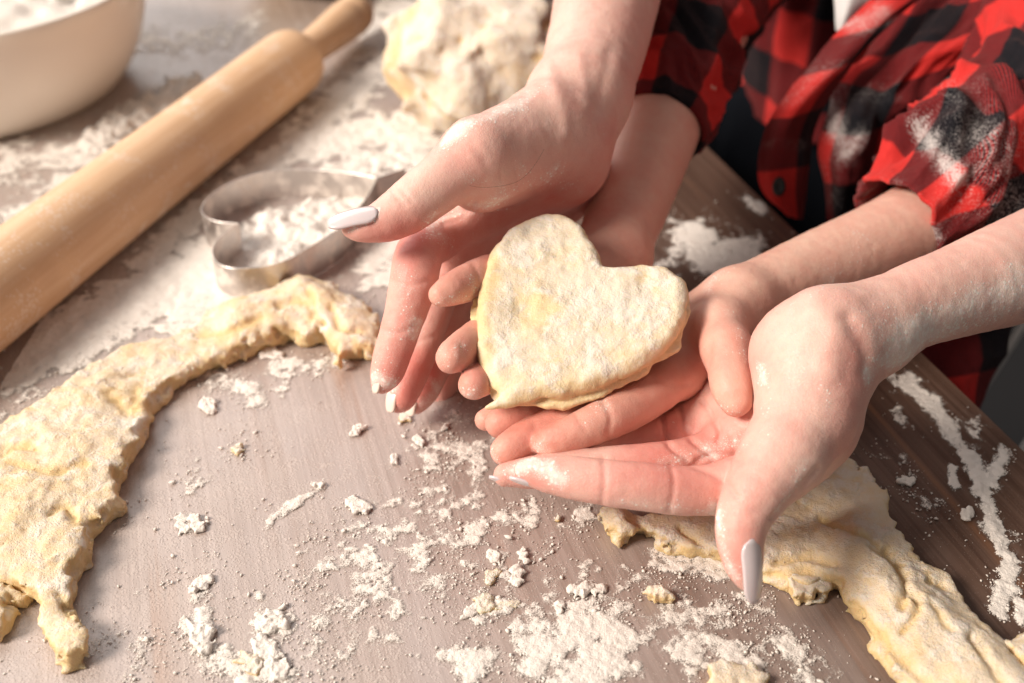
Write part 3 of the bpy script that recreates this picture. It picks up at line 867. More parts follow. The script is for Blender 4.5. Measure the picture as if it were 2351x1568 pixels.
# the heart, tilted towards the viewer on the children's palms
HT = math.radians(22)
HN = np.array([0, -math.sin(HT), math.cos(HT)])
HC = D(1340, 705, .482)
HX, HY = np.array([1., 0, 0]), np.array([0, math.cos(HT), math.sin(HT)])
def heart_uv(vx, vy):
    d = D(vx, vy, 1.0) - np.array([0, 0, CAM_H])
    t = ((HC - np.array([0, 0, CAM_H])) @ HN) / (d @ HN)
    p = np.array([0, 0, CAM_H]) + d * t - HC
    return p @ HX, p @ HY
HEART = [(1388, 602), (1375, 570), (1362, 545), (1340, 512), (1310, 490), (1278, 482), (1240, 485), (1200, 502), (1170, 520), (1140, 550), (1122, 580), (1108, 620), (1098, 665), (1092, 710), (1094, 760), (1102, 805), (1114, 840), (1128, 872), (1150, 888), (1180, 898), (1225, 902), (1290, 900), (1340, 888), (1400, 868), (1450, 845), (1500, 815), (1540, 785), (1565, 750), (1580, 700), (1586, 660), (1578, 634), (1555, 618), (1520, 602), (1480, 598), (1440, 602), (1412, 606)]
hp = np.array([heart_uv(*q) for q in crom(HEART + [HEART[0]], 3)[:-1]])
TH = .0125
TAIL = [(1215, 903, .4665, 20), (1182, 914, .4645, 20), (1156, 924, .4630, 14), (1134, 932, .4620, 8), (1116, 936, .4615, 5)]
BURR = [(1108, 800, .4740, 10), (1118, 838, .4715, 13), (1135, 862, .4705, 15), (1128, 880, .4700, 11)]
def heart_fn(P):
    u, v, wv = (P - HC) @ HX, (P - HC) @ HY, (P - HC) @ HN
    s = poly_sd(u, v, hp) + .0006 * fbm(P, 140, 3, 71) + .0004 * fbm(P, 420, 2, 72)
    th = TH * (1 + .10 * fbm(np.stack([u, v, u * 0], 1), 45, 2, 73))
    r = .0052
    lower = (wv < -.62 * th)
    s = s - .0020 * lower * (1 + 1.2 * fbm(P, 130, 2, 74))
    qx = s + r
    qz = np.abs(wv + TH * .5) - th * .5 + r
    d = np.minimum(np.maximum(qx, qz), 0) + np.hypot(np.maximum(qx, 0), np.maximum(qz, 0)) - r
    seam = np.exp(-((wv + .58 * TH + .0012 * fbm(P, 60, 2, 75)) / .0014) ** 2) * np.clip(.75 + 1.6 * fbm(P, 40, 2, 76), 0, 1)
    d = d + .0034 * seam
    d = d - .0009 * fbm(P, 90, 3, 77) - .0004 * fbm(P, 300, 3, 79, .6) - .0005 * (ridged(P, 120, 2, 78) - .4)
    d = d + .0020 * np.exp(-(((u - heart_uv(1200, 705)[0]) / .007) ** 2 + ((v - heart_uv(1200, 705)[1]) / .010) ** 2)) - .0006 * np.exp(-(((u + .005) / .03) ** 2 + ((v - .002) / .02) ** 2))
    rag = .0007 * fbm(P, 260, 3, 81)
    d = smin(d, np.minimum(chain_sdf(P, TAIL, .002), chain_sdf(P, BURR, .002)) - rag, .005)
    return d * .85
cs = np.array([HC + HX * a + HY * b + HN * c for a in (hp[:, 0].min(), hp[:, 0].max()) for b in (hp[:, 1].min(), hp[:, 1].max()) for c in (-TH * 1.2, TH * .3)])
V, Q = mesh_sdf(heart_fn, cs.min(0) - .009, cs.max(0) + .009, .00085, 6)
V = smooth(V, Q, 1, .4)
N = vnormals(V, Q)
wv = (V - HC) @ HN
x, y, z = proj(V)
fl = .62 * np.clip((N @ HN) * 1.6 - .5, -.3, 1) + .3 * fbm(V, 70, 3, 80) - .5 * np.exp(-((wv + .58 * TH) / .0016) ** 2)
for pts, wd, am in [([(1240, 690), (1200, 720)], 40, -.5), ([(1130, 600), (1110, 700), (1120, 820)], 22, -.5), ([(1440, 695), (1480, 680)], 25, .4), ([(1280, 660), (1400, 690)], 40, .3), ([(1360, 780), (1375, 785)], 14, .8), ([(1150, 830), (1160, 825)], 14, .8)]:
    fl += am * np.exp(-(pl_dist(x, y, pts) / wd) ** 2)
heart = obj('heart_dough', V, Q, M['dough_heart'], None, {'flour': fl})
tag(heart, 'thick heart shaped piece of floured raw dough resting on the child\'s palms', 'dough')
# the ball of dough at the back
bc = T(1112, 155, .036)
def ball_fn(P):
    q = (P - bc) / np.array([.075, .070, .058])
    d = (np.linalg.norm(q, axis=1) - 1) * .058
    Pw = P + .012 * np.stack([fbm(P, 22, 2, 90), fbm(P, 22, 2, 91), fbm(P, 22, 2, 92)], 1)
    d = d - .011 * fbm(Pw, 30, 2, 93, .5) - .0012 * fbm(P, 110, 3, 96, .6) + .0040 * np.clip(ridged(Pw, 20, 2, 94) - .45, 0, 1) * 1.6
    return np.maximum(d * .75, -(P[:, 2] - .0003))
V, Q = mesh_sdf(ball_fn, bc - np.array([.11, .10, .05]), bc + np.array([.11, .10, .075]), .0016)
N = vnormals(V, Q)
Pw = V + .012 * np.stack([fbm(V, 22, 2, 90), fbm(V, 22, 2, 91), fbm(V, 22, 2, 92)], 1)
tag(obj('dough_ball', V, Q, M['dough'], None, {'flour': .85 - 1.7 * np.clip(ridged(Pw, 20, 2, 94) - .5, 0, 1) + .2 * N[:, 2]}), 'big rough lumpy ball of dough behind the adult\'s wrist', 'dough')

# ------------------------------------------------------------------ rolling pin, bowls, cutter
def lathe(name, prof, n, mat, parent=None, M4=None, close=True):
    V, Fc = [], []
    for r, zz in prof:
        for i in range(n):
            a = 2 * math.pi * i / n
            V.append((r * math.cos(a), r * math.sin(a), zz))
    m = len(prof)
    for j in range(m - 1):
        for i in range(n):
            Fc.append((j * n + i, j * n + (i + 1) % n, (j + 1) * n + (i + 1) % n, (j + 1) * n + i))
    o = obj(name, V, Fc, mat, None)
    if parent is not None: o.parent = parent
    return o
R = .026
A, B = T(0, 660, R), T(688, 130, R)
ax = (B - A); ax[2] = 0; L0 = np.linalg.norm(ax); ax /= L0
LB = .43
pin = thing('rolling_pin', 'pale wooden rolling pin with tapered handle, dusted with flour', 'rolling pin')
zax = Vector(ax)
rot = zax.to_track_quat('Z', 'Y').to_matrix().to_4x4()
start = B - ax * LB
pin.matrix_world = Matrix.Translation(Vector((start[0], start[1], R))) @ rot
def arc(r0, z0, r1, z1, n=8):      # quarter ellipse from (r0, z0) to (r1, z1)
    return [(r1 + (r0 - r1) * math.cos(t), z0 + (z1 - z0) * math.sin(t)) for t in np.linspace(0, math.pi / 2, n)]
prof = [(.0001, .004)] + arc(.012, .004, R, .016)[1:-1][::1]
prof = [(.0001, 0.0), (.012, 0.0), (.019, .003), (.0235, .008), (.0255, .014), (R, .022)] + [(R - .0006 * math.sin(math.pi * t), .022 + (LB - .044) * t) for t in np.linspace(.02, .98, 24)] + [(R, LB - .022), (.0256, LB - .014), (.0243, LB - .008), (.0215, LB - .003), (.0185, LB + .001), (.0005, LB + .001)]
lathe('barrel', prof, 64, M['pin'], pin)
def handle(z0, sgn):
    pr = [(.0005, 0), (.0150, 0), (.0138, .004), (.0130, .010), (.0133, .020), (.0143, .034), (.0155, .050), (.0163, .060), (.0165, .066), (.0158, .0675), (.0158, .0690), (.0165, .0705), (.0166, .076), (.0158, .082), (.0135, .086), (.009, .0885), (.0005, .0895)]
    pr = [(r, zz * 1.32) for r, zz in pr]
    o = lathe('handle', pr if sgn > 0 else [(r, -z) for r, z in pr][::-1], 48, M['pin'], pin)
    o.location = (0, 0, z0)
handle(LB, 1); handle(.001, -1)

bx, by = -.42774, .85404
bowl = thing('mixing_bowl', 'large cream ceramic mixing bowl filled with flour beside the rolling pin', 'bowl', (bx, by, 0))
Rb, Hb, rb_, eb = .14594, .08421, .10900, 1.515
ts = np.linspace(0, 1, 26)
outer = [(rb_ + (Rb - rb_) * math.sin(t * math.pi / 2) ** eb, Hb * (1 - math.cos(t * math.pi / 2))) for t in ts]
outer = [(.001, .003), (rb_ * .7, .003), (rb_ * .86, .0015), (rb_ * .97, .0006)] + outer[1:]
inner = [(max(r - .005, .001), max(zz, .008)) for r, zz in outer][::-1]
rim = [(Rb - .0003, Hb + .0015), (Rb - .0018, Hb + .0026), (Rb - .0036, Hb + .0020)]
lathe('shell', outer + rim + inner, 96, M['bowl'], bowl)
# flour in the bowl: a heaped disc
n1, n2 = 46, 96
V, Fc = [], []
for i in range(n1):
    for j in range(n2):
        r = (Rb - .0085) * (i + .02) / (n1 - 1); a = 2 * math.pi * j / n2
        V.append((bx + r * math.cos(a), by + r * math.sin(a), 0))
V = np.array(V)
rr = np.hypot(V[:, 0] - bx, V[:, 1] - by) / Rb
V[:, 2] = .060 + .022 * (1 - rr ** 2) + .008 * fbm(V, 45, 4, 121) * (1 - rr ** 6) + .006 * (ridged(V, 60, 3, 122) - .4) * (1 - rr ** 6)
for i in range(n1 - 1):
    for j in range(n2):
        Fc.append((i * n2 + j, (i + 1) * n2 + j, (i + 1) * n2 + (j + 1) % n2, i * n2 + (j + 1) % n2))
tag(obj('flour_heap', V, np.array(Fc), M['flour']), 'loose white flour heaped inside the cream mixing bowl', 'flour', kind='stuff')

yc = T(735, -34)
yb = thing('yellow_bowl', 'mustard yellow glazed dish standing past the rolling pin\'s handle', 'dish', (yc[0], yc[1], 0))
yo = [(.001, .002), (.030, .002), (.036, .0), (.042, .002), (.060, .014), (.074, .032), (.080, .046)]
lathe('dish_shell', yo + [(.079, .048), (.077, .046)] + [(max(r - .004, .001), zz + .003) for r, zz in yo[::-1][1:]], 64, M['yellow'], yb)

# heart shaped cutter: a steel strip standing on edge
CH = .021
rimpx = [(568, 655), (480, 650), (390, 640), (300, 610), (245, 565), (238, 510), (290, 430), (400, 340), (560, 260), (760, 200), (960, 172), (1200, 172), (1450, 190), (1650, 215), (1812, 246)]
rim2 = [(568, 655), (510, 690), (440, 745), (370, 810), (335, 880), (345, 960), (400, 1020), (520, 1056), (680, 1052), (850, 1030), (1020, 975), (1180, 880), (1330, 790), (1480, 690), (1640, 520), (1740, 390), (1812, 246)]
def cz(q): return ((700 + q[0] / 2.24) * .57398, (600 + q[1] / 2.24) * .57398)
def strip(pts, name, parent, flip=1, tabs=None):
    P = np.array([T(*cz(q), CH)[:2] for q in pts])
    keep = crom(P, 7)
    if tabs is not None: keep = np.vstack([keep, keep[-1] + np.array(tabs)])
    tn = np.gradient(keep, axis=0); tn /= np.linalg.norm(tn, axis=1, keepdims=True)
    nn = np.stack([-tn[:, 1], tn[:, 0]], 1) * .00035
    rows = []
    for off, zz in ((1, .0004), (1, CH - .0003), (.4, CH), (-.4, CH), (-1, CH - .0003), (-1, .0004)):
        rows.append(np.column_stack([keep + nn * off, np.full(len(keep), zz)]))
    m = len(keep)
    V = np.vstack(rows)
    Fc = [(r * m + i, r * m + i + 1, (r + 1) % 6 * m + i + 1, (r + 1) % 6 * m + i) for r in range(6) for i in range(m - 1)]
    Fc += [tuple(r * m for r in range(6)), tuple(r * m + m - 1 for r in range(5, -1, -1))]
    o = obj(name, V, Fc, M['steel'], parent, smoothsh=False)
    return o
cc = T(750 * .574 * 1.0 + 200, 520, 0)
cut = thing('heart_cutter', 'open steel heart shaped cookie cutter standing in spilled flour', 'cookie cutter', cc)
tabdir = T(*cz((2060, 165)), CH)[:2] - T(*cz((1812, 246)), CH)[:2]
strip(rimpx, 'strip', cut, tabs=tabdir)
rim2b = rim2[:]
o2 = strip(rim2b, 'strip', cut)
# loose hair lying over the wrist
hp_ = crom([(1000, 350), (1005, 370), (1030, 405), (1075, 425), (1120, 430), (1180, 420), (1215, 395), (1245, 350), (1262, 310), (1280, 272), (1292, 258)], 6)

hz = [.50, .492, .478, .468, .462, .470, .478, .486, .494, .503, .507]
hq = crom([(*D(a, b, zz + .016),) for (a, b), zz in zip([(1000, 350), (1005, 370), (1030, 405), (1075, 425), (1120, 430), (1180, 420), (1215, 395), (1245, 350), (1262, 310), (1280, 272), (1292, 258)], hz)], 5)
tn = np.gradient(hq, axis=0); tn /= np.linalg.norm(tn, axis=1, keepdims=True)
u_ = np.cross(tn, cv); u_ /= np.linalg.norm(u_, axis=1, keepdims=True); v_ = np.cross(tn, u_)
V = np.concatenate([hq + .00005 * (math.cos(a) * u_ + math.sin(a) * v_) for a in np.linspace(0, 2 * np.pi, 6)[:-1]])
m_ = len(hq)
tag(obj('hair_strand', V, [(r * m_ + i, r * m_ + i + 1, (r + 1) % 5 * m_ + i + 1, (r + 1) % 5 * m_ + i) for r in range(5) for i in range(m_ - 1)], M['hair']), 'single loose brown hair lying across the adult\'s wrist', 'hair')

# ------------------------------------------------------------------ flour on the table
PATCH = [  # polyline in sheet pixels, half width px, amount, height mm
    ([(40, 825), (180, 762), (300, 702), (420, 642), (470, 612)], 72, 1.45, 1.6), ([(470, 640), (515, 680), (440, 722)], 58, 1.35, 1.6), ([(330, 600), (400, 540), (470, 480), (520, 440)], 48, .85, 1.5),
    ([(600, 575), (660, 535), (740, 520), (800, 490)], 62, 1.5, 7), ([(560, 420), (640, 360), (720, 300), (800, 220), (850, 170)], 60, .85, 2.0), ([(700, 335), (800, 320), (900, 300), (960, 335)], 62, .95, 2.5),
    ([(780, 400), (860, 372), (960, 372)], 45, .9, 3), ([(890, 140), (820, 220)], 45, .9, 3), ([(230, 318), (300, 275), (360, 245), (420, 212)], 40, 1.3, 9), ([(0, 380), (150, 360), (220, 330)], 90, .52, .6),
    ([(160, 440), (40, 520)], 70, .70, .8), ([(180, 100), (480, 90), (560, 60)], 60, .40, .8), ([(870, 575), (1000, 560)], 50, .9, 2), ([(800, 60), (900, 30), (960, 20)], 60, .7, 1.5), ([(0, 860), (90, 900), (30, 940)], 60, .62, .8),
    ([(470, 860), (540, 882), (590, 912)], 38, .92, 1.6), ([(640, 850), (720, 840), (765, 828)], 42, .82, 1.2), ([(610, 890), (650, 905)], 22, .7, 1), ([(440, 1095), (455, 1120)], 30, .72, 1.2), ([(625, 1195), (690, 1150), (745, 1112)], 16, .86, 1.2),
    ([(900, 1212), (925, 1200)], 40, .75, 1), ([(1080, 1225), (1170, 1192), (1225, 1182)], 36, .82, 1.2), ([(990, 1285), (1070, 1245)], 34, .60, .8), ([(850, 1310), (1000, 1200), (1060, 1040)], 130, .66, .5), ([(1040, 1080), (1060, 1060)], 40, .6, .8),
    ([(1150, 1290), (1170, 1370), (1110, 1425)], 26, .82, 1.6), ([(1195, 1320), (1185, 1340)], 26, .8, 1.6), ([(1240, 1500), (1330, 1440), (1400, 1480), (1300, 1570)], 85, 1.02, 1.2), ([(1420, 1345), (1500, 1300), (1560, 1290), (1650, 1300)], 38, .75, 1.0),
    ([(1540, 1400), (1650, 1420), (1760, 1430)], 70, .60, .8), ([(1560, 1490), (1680, 1510), (1800, 1480), (1850, 1540)], 62, .86, 1.4), ([(1060, 1520), (1115, 1532)], 46, .85, 1.2), ([(1000, 1545), (1010, 1500)], 30, .6, .8),
    ([(460, 1440), (480, 1500), (560, 1540), (660, 1560)], 52, .90, 1.8), ([(590, 1415), (655, 1445)], 42, .88, 1.8), ([(475, 1270), (460, 1340), (445, 1400)], 24, .75, 1.6), ([(415, 1200), (455, 1212)], 26, .85, 1.6), ([(580, 1395), (540, 1412)], 16, .75, 1.2),
    ([(300, 1560), (340, 1480)], 40, .45, .6), ([(210, 1540), (230, 1480)], 50, .42, .6), ([(380, 1330), (400, 1300)], 50, .4, .6), ([(540, 1030), (560, 1000)], 40, .5, .8), ([(1330, 1200), (1345, 1170)], 35, .6, .8), ([(1250, 1280), (1330, 1290)], 60, .5, .8),
    ([(1595, 545), (1640, 592), (1700, 582)], 58, 1.45, .8), ([(1545, 570), (1530, 640)], 35, .62, .8), ([(1725, 468), (1745, 480)], 24, .95, .6), ([(2080, 880), (2130, 922), (2180, 990), (2232, 1060)], 28, 1.25, .8), ([(2232, 1060), (2252, 1120), (2272, 1180), (2302, 1262), (2322, 1292), (2302, 1350), (2288, 1402)], 25, 1.3, 1.6),
    ([(2308, 1045), (2272, 1110)], 20, 1.1, .8), ([(2185, 1075), (2192, 1112)], 13, 1.05, .8), ([(2050, 955), (2090, 990)], 24, .62, .6), ([(2335, 1390), (2346, 1420)], 24, .95, 1.5), ([(2040, 1060), (2110, 1135)], 48, .48, .5), ([(2250, 960), (2230, 985)], 26, .7, .6), ([(2330, 1230), (2345, 1300)], 30, .55, .6),
    ([(760, 1270), (900, 1230), (1010, 1150)], 100, .62, .4), ([(1120, 1180), (1250, 1210)], 70, .45, .4), ([(700, 1480), (900, 1400), (1050, 1330)], 100, .52, .4), ([(1400, 1400), (1500, 1420)], 60, .6, .6), ([(540, 620), (600, 660)], 50, .8, .8), ([(900, 480), (870, 620)], 60, .7, .8), ([(330, 480), (250, 560)], 40, .5, .6),
    ([(2020, 840), (2060, 880)], 22, .9, .6), ([(2240, 1500), (2300, 1440)], 40, .4, .6),
]
PATCH = [(p, w_ * (1.30 if max(q[1] for q in p) < 850 and max(q[0] for q in p) < 1010 else 1), a_ + (.34 if max(q[1] for q in p) < 850 and max(q[0] for q in p) < 1010 else 0), h_) for p, w_, a_, h_ in PATCH]
PW = [(np.array([T(*q)[:2] for q in crom(p, 3)] if len(p) > 2 else [T(*q)[:2] for q in p]), w_ / F, a_, h_) for p, w_, a_, h_ in PATCH]
def flour_field(X, Y):
    dens = np.zeros(X.shape); hh = np.zeros(X.shape); ws = np.full(X.shape, 1e-9)
    zc = Y * CP + CAM_H * SP
    for (pts, wpx, am, hm) in PW:
        lo, hi = pts.min(0) - wpx * 3.2, pts.max(0) + wpx * 3.2
        m = (X > lo[0]) & (X < hi[0]) & (Y > lo[1]) & (Y < hi[1])
        if not m.any(): continue
        d = np.full(m.sum(), 1e9)
        x, y = X[m], Y[m]
        for a, b in zip(pts[:-1], pts[1:]):
            u = b - a; t = np.clip(((x - a[0]) * u[0] + (y - a[1]) * u[1]) / (u @ u + 1e-12), 0, 1)
            d = np.minimum(d, np.hypot(x - a[0] - t * u[0], (y - a[1] - t * u[1]) * .62))
        g = am * np.exp(-(d / (wpx * zc[m])) ** 2)
        dens[m] = np.maximum(dens[m], g)
        hh[m] += hm * g * g; ws[m] += g * g
    return dens, hh / ws
def on_table(X, Y):
    return (X - E1[0]) * NRM[0] + (Y - E1[1]) * NRM[1] > .003
def flour_sheet(x0, x1, y0, y1, st, name, label, seed):
    gx, gy = np.arange(x0, x1, st), np.arange(y0, y1, st)
    X, Y = np.meshgrid(gx, gy, indexing='ij')
    X = X + RNG.uniform(-.3, .3, X.shape) * st; Y = Y + RNG.uniform(-.3, .3, Y.shape) * st
    dens, hm = flour_field(X, Y)
    P = np.stack([X, Y, 0 * X], -1).reshape(-1, 3)
    act = (dens > .06).ravel() & on_table(X, Y).ravel()
    n = np.zeros(len(P)); n2 = n.copy(); n3 = n.copy()
    n[act] = fbm(P[act], 130, 5, seed, .62); n2[act] = fbm(P[act], 420, 3, seed + 9, .6); n3[act] = ridged(P[act], 45, 2, seed + 4)
    lay = np.where(act, dens.ravel() + .85 * n + .30 * n2 - .59, -1)
    body = np.clip(lay, 0, .9)
    Z = .0004 + body ** .75 * hm.ravel() * .001 * (.55 + .35 * np.clip(n3, 0, 1) + .9 * np.clip(n, -.3, 1)) + .00022 * np.clip(lay, 0, .5) * n2
    Z = np.where(lay > 0, np.maximum(Z, .0005 + .0006 * np.clip(lay * 3, 0, 1) * (.7 + n2)), .0003)
    I = np.arange(X.size).reshape(X.shape)
    q = np.stack([I[:-1, :-1], I[1:, :-1], I[1:, 1:], I[:-1, 1:]], -1).reshape(-1, 4)
    keep = (lay[q] > -.34).sum(1) >= 3
    q = q[keep]
    used, inv = np.unique(q, return_inverse=True)
    V = P[used].copy(); V[:, 2] = Z[used]
    return tag(obj(name, V, inv.reshape(-1, 4), M['dusting'], None, {'cover': lay[used]}), label, 'flour', kind='stuff')
flour_sheet(-.26, .34, .262, .52, .00062, 'spilled_flour', 'scattered white flour on the bare wood in front of the hands', 201)
flour_sheet(-.52, .30, .52, 1.12, .0011, 'spilled_flour', 'thick spilled white flour around rolling pin and cutter', 205)

# single grains and tiny clots
def grains(n, label):
    vx, vy = RNG.uniform(-40, 2390, n * 10), RNG.uniform(20, 1600, n * 10)
    b = (vy - 784) / F; z = CAM_H / (SP + b * CP)
    X, Y = (vx - 1175.5) / F * z, z * (CP - b * SP)
    dens, _ = flour_field(X, Y)
    P2 = np.stack([X, Y, 0 * X], -1)
    pr = (np.clip(dens, 0, 1) ** 1.3 * 1.1 + .065 * np.clip(.6 + 2.2 * fbm(P2, 14, 3, 301), 0, 2)) * np.clip(.5 + 2.4 * fbm(P2, 70, 3, 302), .03, 2)
    ok = (RNG.uniform(0, 1, len(X)) < pr) & on_table(X, Y)
    X, Y = X[ok][:n], Y[ok][:n]
    n = len(X)
    ico = bmesh.new(); bmesh.ops.create_icosphere(ico, subdivisions=1, radius=1)
    iv = np.array([v.co[:] for v in ico.verts]); iff = np.array([[v.index for v in f.verts] for f in ico.faces]); ico.free()
    sz = np.exp(RNG.normal(-8.25, .5, n)); sz = np.clip(sz, .00013, .0013)
    jit = RNG.uniform(.55, 1.35, (n, len(iv), 1))
    an = RNG.uniform(0, 6.28, n); st = RNG.uniform(.8, 1.7, n)
    q = iv[None] * jit * sz[:, None, None] * np.stack([st, 1 / st ** .5, np.full(n, .75)], 1)[:, None, :]
    V = np.empty_like(q)
    V[..., 0] = q[..., 0] * np.cos(an)[:, None] - q[..., 1] * np.sin(an)[:, None] + X[:, None]
    V[..., 1] = q[..., 0] * np.sin(an)[:, None] + q[..., 1] * np.cos(an)[:, None] + Y[:, None]
    V[..., 2] = q[..., 2] + sz[:, None] * .55 + .0002
    Fc = (iff[None] + (np.arange(n) * len(iv))[:, None, None]).reshape(-1, 3)
    return tag(obj('flour_grains', V.reshape(-1, 3), Fc, M['flour']), label, 'flour', kind='stuff')
grains(17000, 'countless fine flour grains sprinkled over the wooden table')

# ------------------------------------------------------------------ clothes
def tube_cloth(name, axis, parent, mat, n=150, per=16, amp=.006, fs=(38, 3.2), seed=0, hem=True, twist=0.0, dust=(), flour0=0.0, woff=(0, 0), world=False, squash=None, band=None):
    """sleeve: axis = (vx, vy, z, r px) or world points with radius; folds run across the axis"""
    if world: pr = np.array([[*p[0], p[1]] for p in axis], float)
    else: pr = np.array([[*spt(p)[0], spt(p)[1]] for p in axis])
    c = crom(pr, per)
    C, Rr = c[:, :3], c[:, 3]
    tg = np.gradient(C, axis=0); tg /= np.linalg.norm(tg, axis=1, keepdims=True)
    u = np.cross(tg[0], [0, 0, 1.0]); u /= np.linalg.norm(u)
    s = np.concatenate([[0], np.cumsum(np.linalg.norm(np.diff(C, axis=0), axis=1))])
    rows, W_ = [], []
    th = np.linspace(0, 2 * np.pi, n, endpoint=False)
    Rm = Rr.mean()
    L = s[-1]
    for i in range(len(C)):
        u = u - tg[i] * (u @ tg[i]); u /= np.linalg.norm(u)
        v = np.cross(tg[i], u)
        t2 = th + twist * s[i]
        P = np.stack([np.cos(t2) * 1.0, np.sin(t2) * 1.0, np.full(n, s[i] * fs[0])], 1)
        Pn = np.stack([np.cos(t2) * fs[1] * .5, np.sin(t2) * fs[1] * .5, s[i] * fs[0] + .9 * np.sin(t2 * 2 + 1)], 1)
        f = ridged(Pn, 1.0, 2, seed) * .7 + .5 * fbm(Pn, .6, 2, seed + 3) + .16 * fbm(Pn, 3.1, 2, seed + 7)
        edge = np.clip((L - s[i]) / .02, .25, 1) if hem else 1
        r = Rr[i] + amp * f * edge
        if band is not None:
            r = r + band[2] * np.exp(-((s[i] - L + band[0]) / band[1]) ** 4)
        rows.append(C[i] + (u * np.cos(th)[:, None] + v * np.sin(th)[:, None]) * r[:, None])
        W_.append(np.stack([np.full(n, s[i]) + woff[0] + .0006 * f, th * Rm + woff[1] + .0006 * f, np.zeros(n)], 1))
    if hem:
        lastC, lt = C[-1], tg[-1]
        for k_, (dr, ds) in enumerate(((-.0012, .0008), (-.0028, .0002), (-.0036, -.004), (-.0045, -.03))):
            dirs = rows[len(C) - 1] - lastC
            nn = dirs / np.linalg.norm(dirs, axis=1, keepdims=True)
            rows.append(rows[len(C) - 1] + nn * dr + lt * ds); W_.append(W_[len(C) - 1] + np.array([ds, 0, 0]))
    V = np.vstack(rows); Wv = np.vstack(W_)
    m = len(rows)
    i, j = np.meshgrid(np.arange(m - 1), np.arange(n), indexing='ij')
    Q = np.stack([i * n + j, (i + 1) * n + j, (i + 1) * n + (j + 1) % n, i * n + (j + 1) % n], -1).reshape(-1, 4)
    x, y, _ = proj(V)
    fl = np.full(len(V), flour0)
    for pts, wd, am in dust: fl += am * np.exp(-(pl_dist(x, y, pts) / wd) ** 2)
    return obj(name, V, Q[:, ::-1], mat, parent, {'weave': Wv, 'flour': fl})

def patch_cloth(name, grid, parent, mat, seed=0, amp=.0025, n=14, thick=.0012, dust=(), flour0=0.0, woff=(0, 0), fr=40):
    g = np.array([[D(*p) for p in row] for row in grid])
    a = np.stack([crom(g[:, k], n) for k in range(g.shape[1])], 1)
    a = np.stack([crom(a[r], n) for r in range(a.shape[0])], 0)
    nr, nc = a.shape[:2]
    du = np.gradient(a, axis=0); dv = np.gradient(a, axis=1)
    N = np.cross(du, dv); N /= np.linalg.norm(N, axis=-1, keepdims=True) + 1e-12
    if (N.reshape(-1, 3) @ cv).mean() < 0: N = -N
    su = np.cumsum(np.linalg.norm(du, axis=-1).mean(1)); sv = np.cumsum(np.linalg.norm(dv, axis=-1).mean(0))
    U, W2 = np.meshgrid(su, sv, indexing='ij')
    Pn = np.stack([U * fr * .4, W2 * fr, 0 * U], -1)
    a = a + N * (amp * (ridged(Pn, 1, 2, seed) - .3 + .5 * fbm(Pn, .7, 2, seed + 3)))[..., None]
    V = np.vstack([a.reshape(-1, 3), (a - N * thick).reshape(-1, 3)])
    i, j = np.meshgrid(np.arange(nr - 1), np.arange(nc - 1), indexing='ij')
    q = np.stack([i * nc + j, (i + 1) * nc + j, (i + 1) * nc + j + 1, i * nc + j + 1], -1).reshape(-1, 4)
    K = nr * nc
    bd = list(range(nc)) + [r * nc + nc - 1 for r in range(1, nr)] + [(nr - 1) * nc + c for c in range(nc - 2, -1, -1)] + [r * nc for r in range(nr - 2, 0, -1)]
    side = np.array([(bd[t], bd[(t + 1) % len(bd)], bd[(t + 1) % len(bd)] + K, bd[t] + K) for t in range(len(bd))])
    Q = np.vstack([q, q[:, ::-1] + K, side])
    x, y, _ = proj(V)
    fl = np.full(len(V), flour0)
    for pts, wd, am in dust: fl += am * np.exp(-(pl_dist(x, y, pts) / wd) ** 2)
    Wv = np.stack([U + woff[0], W2 + woff[1], 0 * U], -1).reshape(-1, 3)
    return obj(name, V, Q, mat, parent, {'weave': np.vstack([Wv, Wv]), 'flour': fl})

tx, ty = .325, .985
shirt = tube_cloth('shirt', [((tx, ty, .36), .085), ((tx, ty, .26), .115), ((tx - .01, ty - .01, .12), .112), ((tx - .01, ty - .01, .03), .114), ((tx - .005, ty, -.045), .118)], child, M['plaid'], amp=.014, fs=(9, 5.5), seed=21, hem=True, world=True, flour0=.04, woff=(.012, .02), per=22)
tube_cloth('sleeve', [(1745, -330, .86, 170), (1668, -120, .79, 150), (1600, 40, .725, 136), (1552, 170, .68, 128), (1518, 268, .652, 118), (1508, 298, .645, 114)], shirt, M['plaid'], amp=.0085, fs=(48, 2.6), seed=31, woff=(.021, .006), twist=4)
tube_cloth('sleeve', [(2760, -260, .78, 300), (2560, 20, .715, 250), (2400, 215, .668, 208), (2270, 340, .640, 178), (2160, 430, .618, 150), (2085, 488, .606, 124), (2055, 508, .602, 116)], shirt, M['plaid'], amp=.018, fs=(30, 2.6), seed=44, woff=(.004, .017), twist=5, n=200, per=22, dust=[([(2200, 220), (2300, 400), (2351, 450)], 80, .3), 
    ([(2110, 290), (2150, 350), (2200, 410)], 30, .85), ([(2060, 450), (2100, 500), (2150, 545)], 22, .7), ([(2000, 440), (2150, 480), (2300, 470)], 60, .28), ([(2250, 300), (2351, 330)], 60, .25)], flour0=.1)
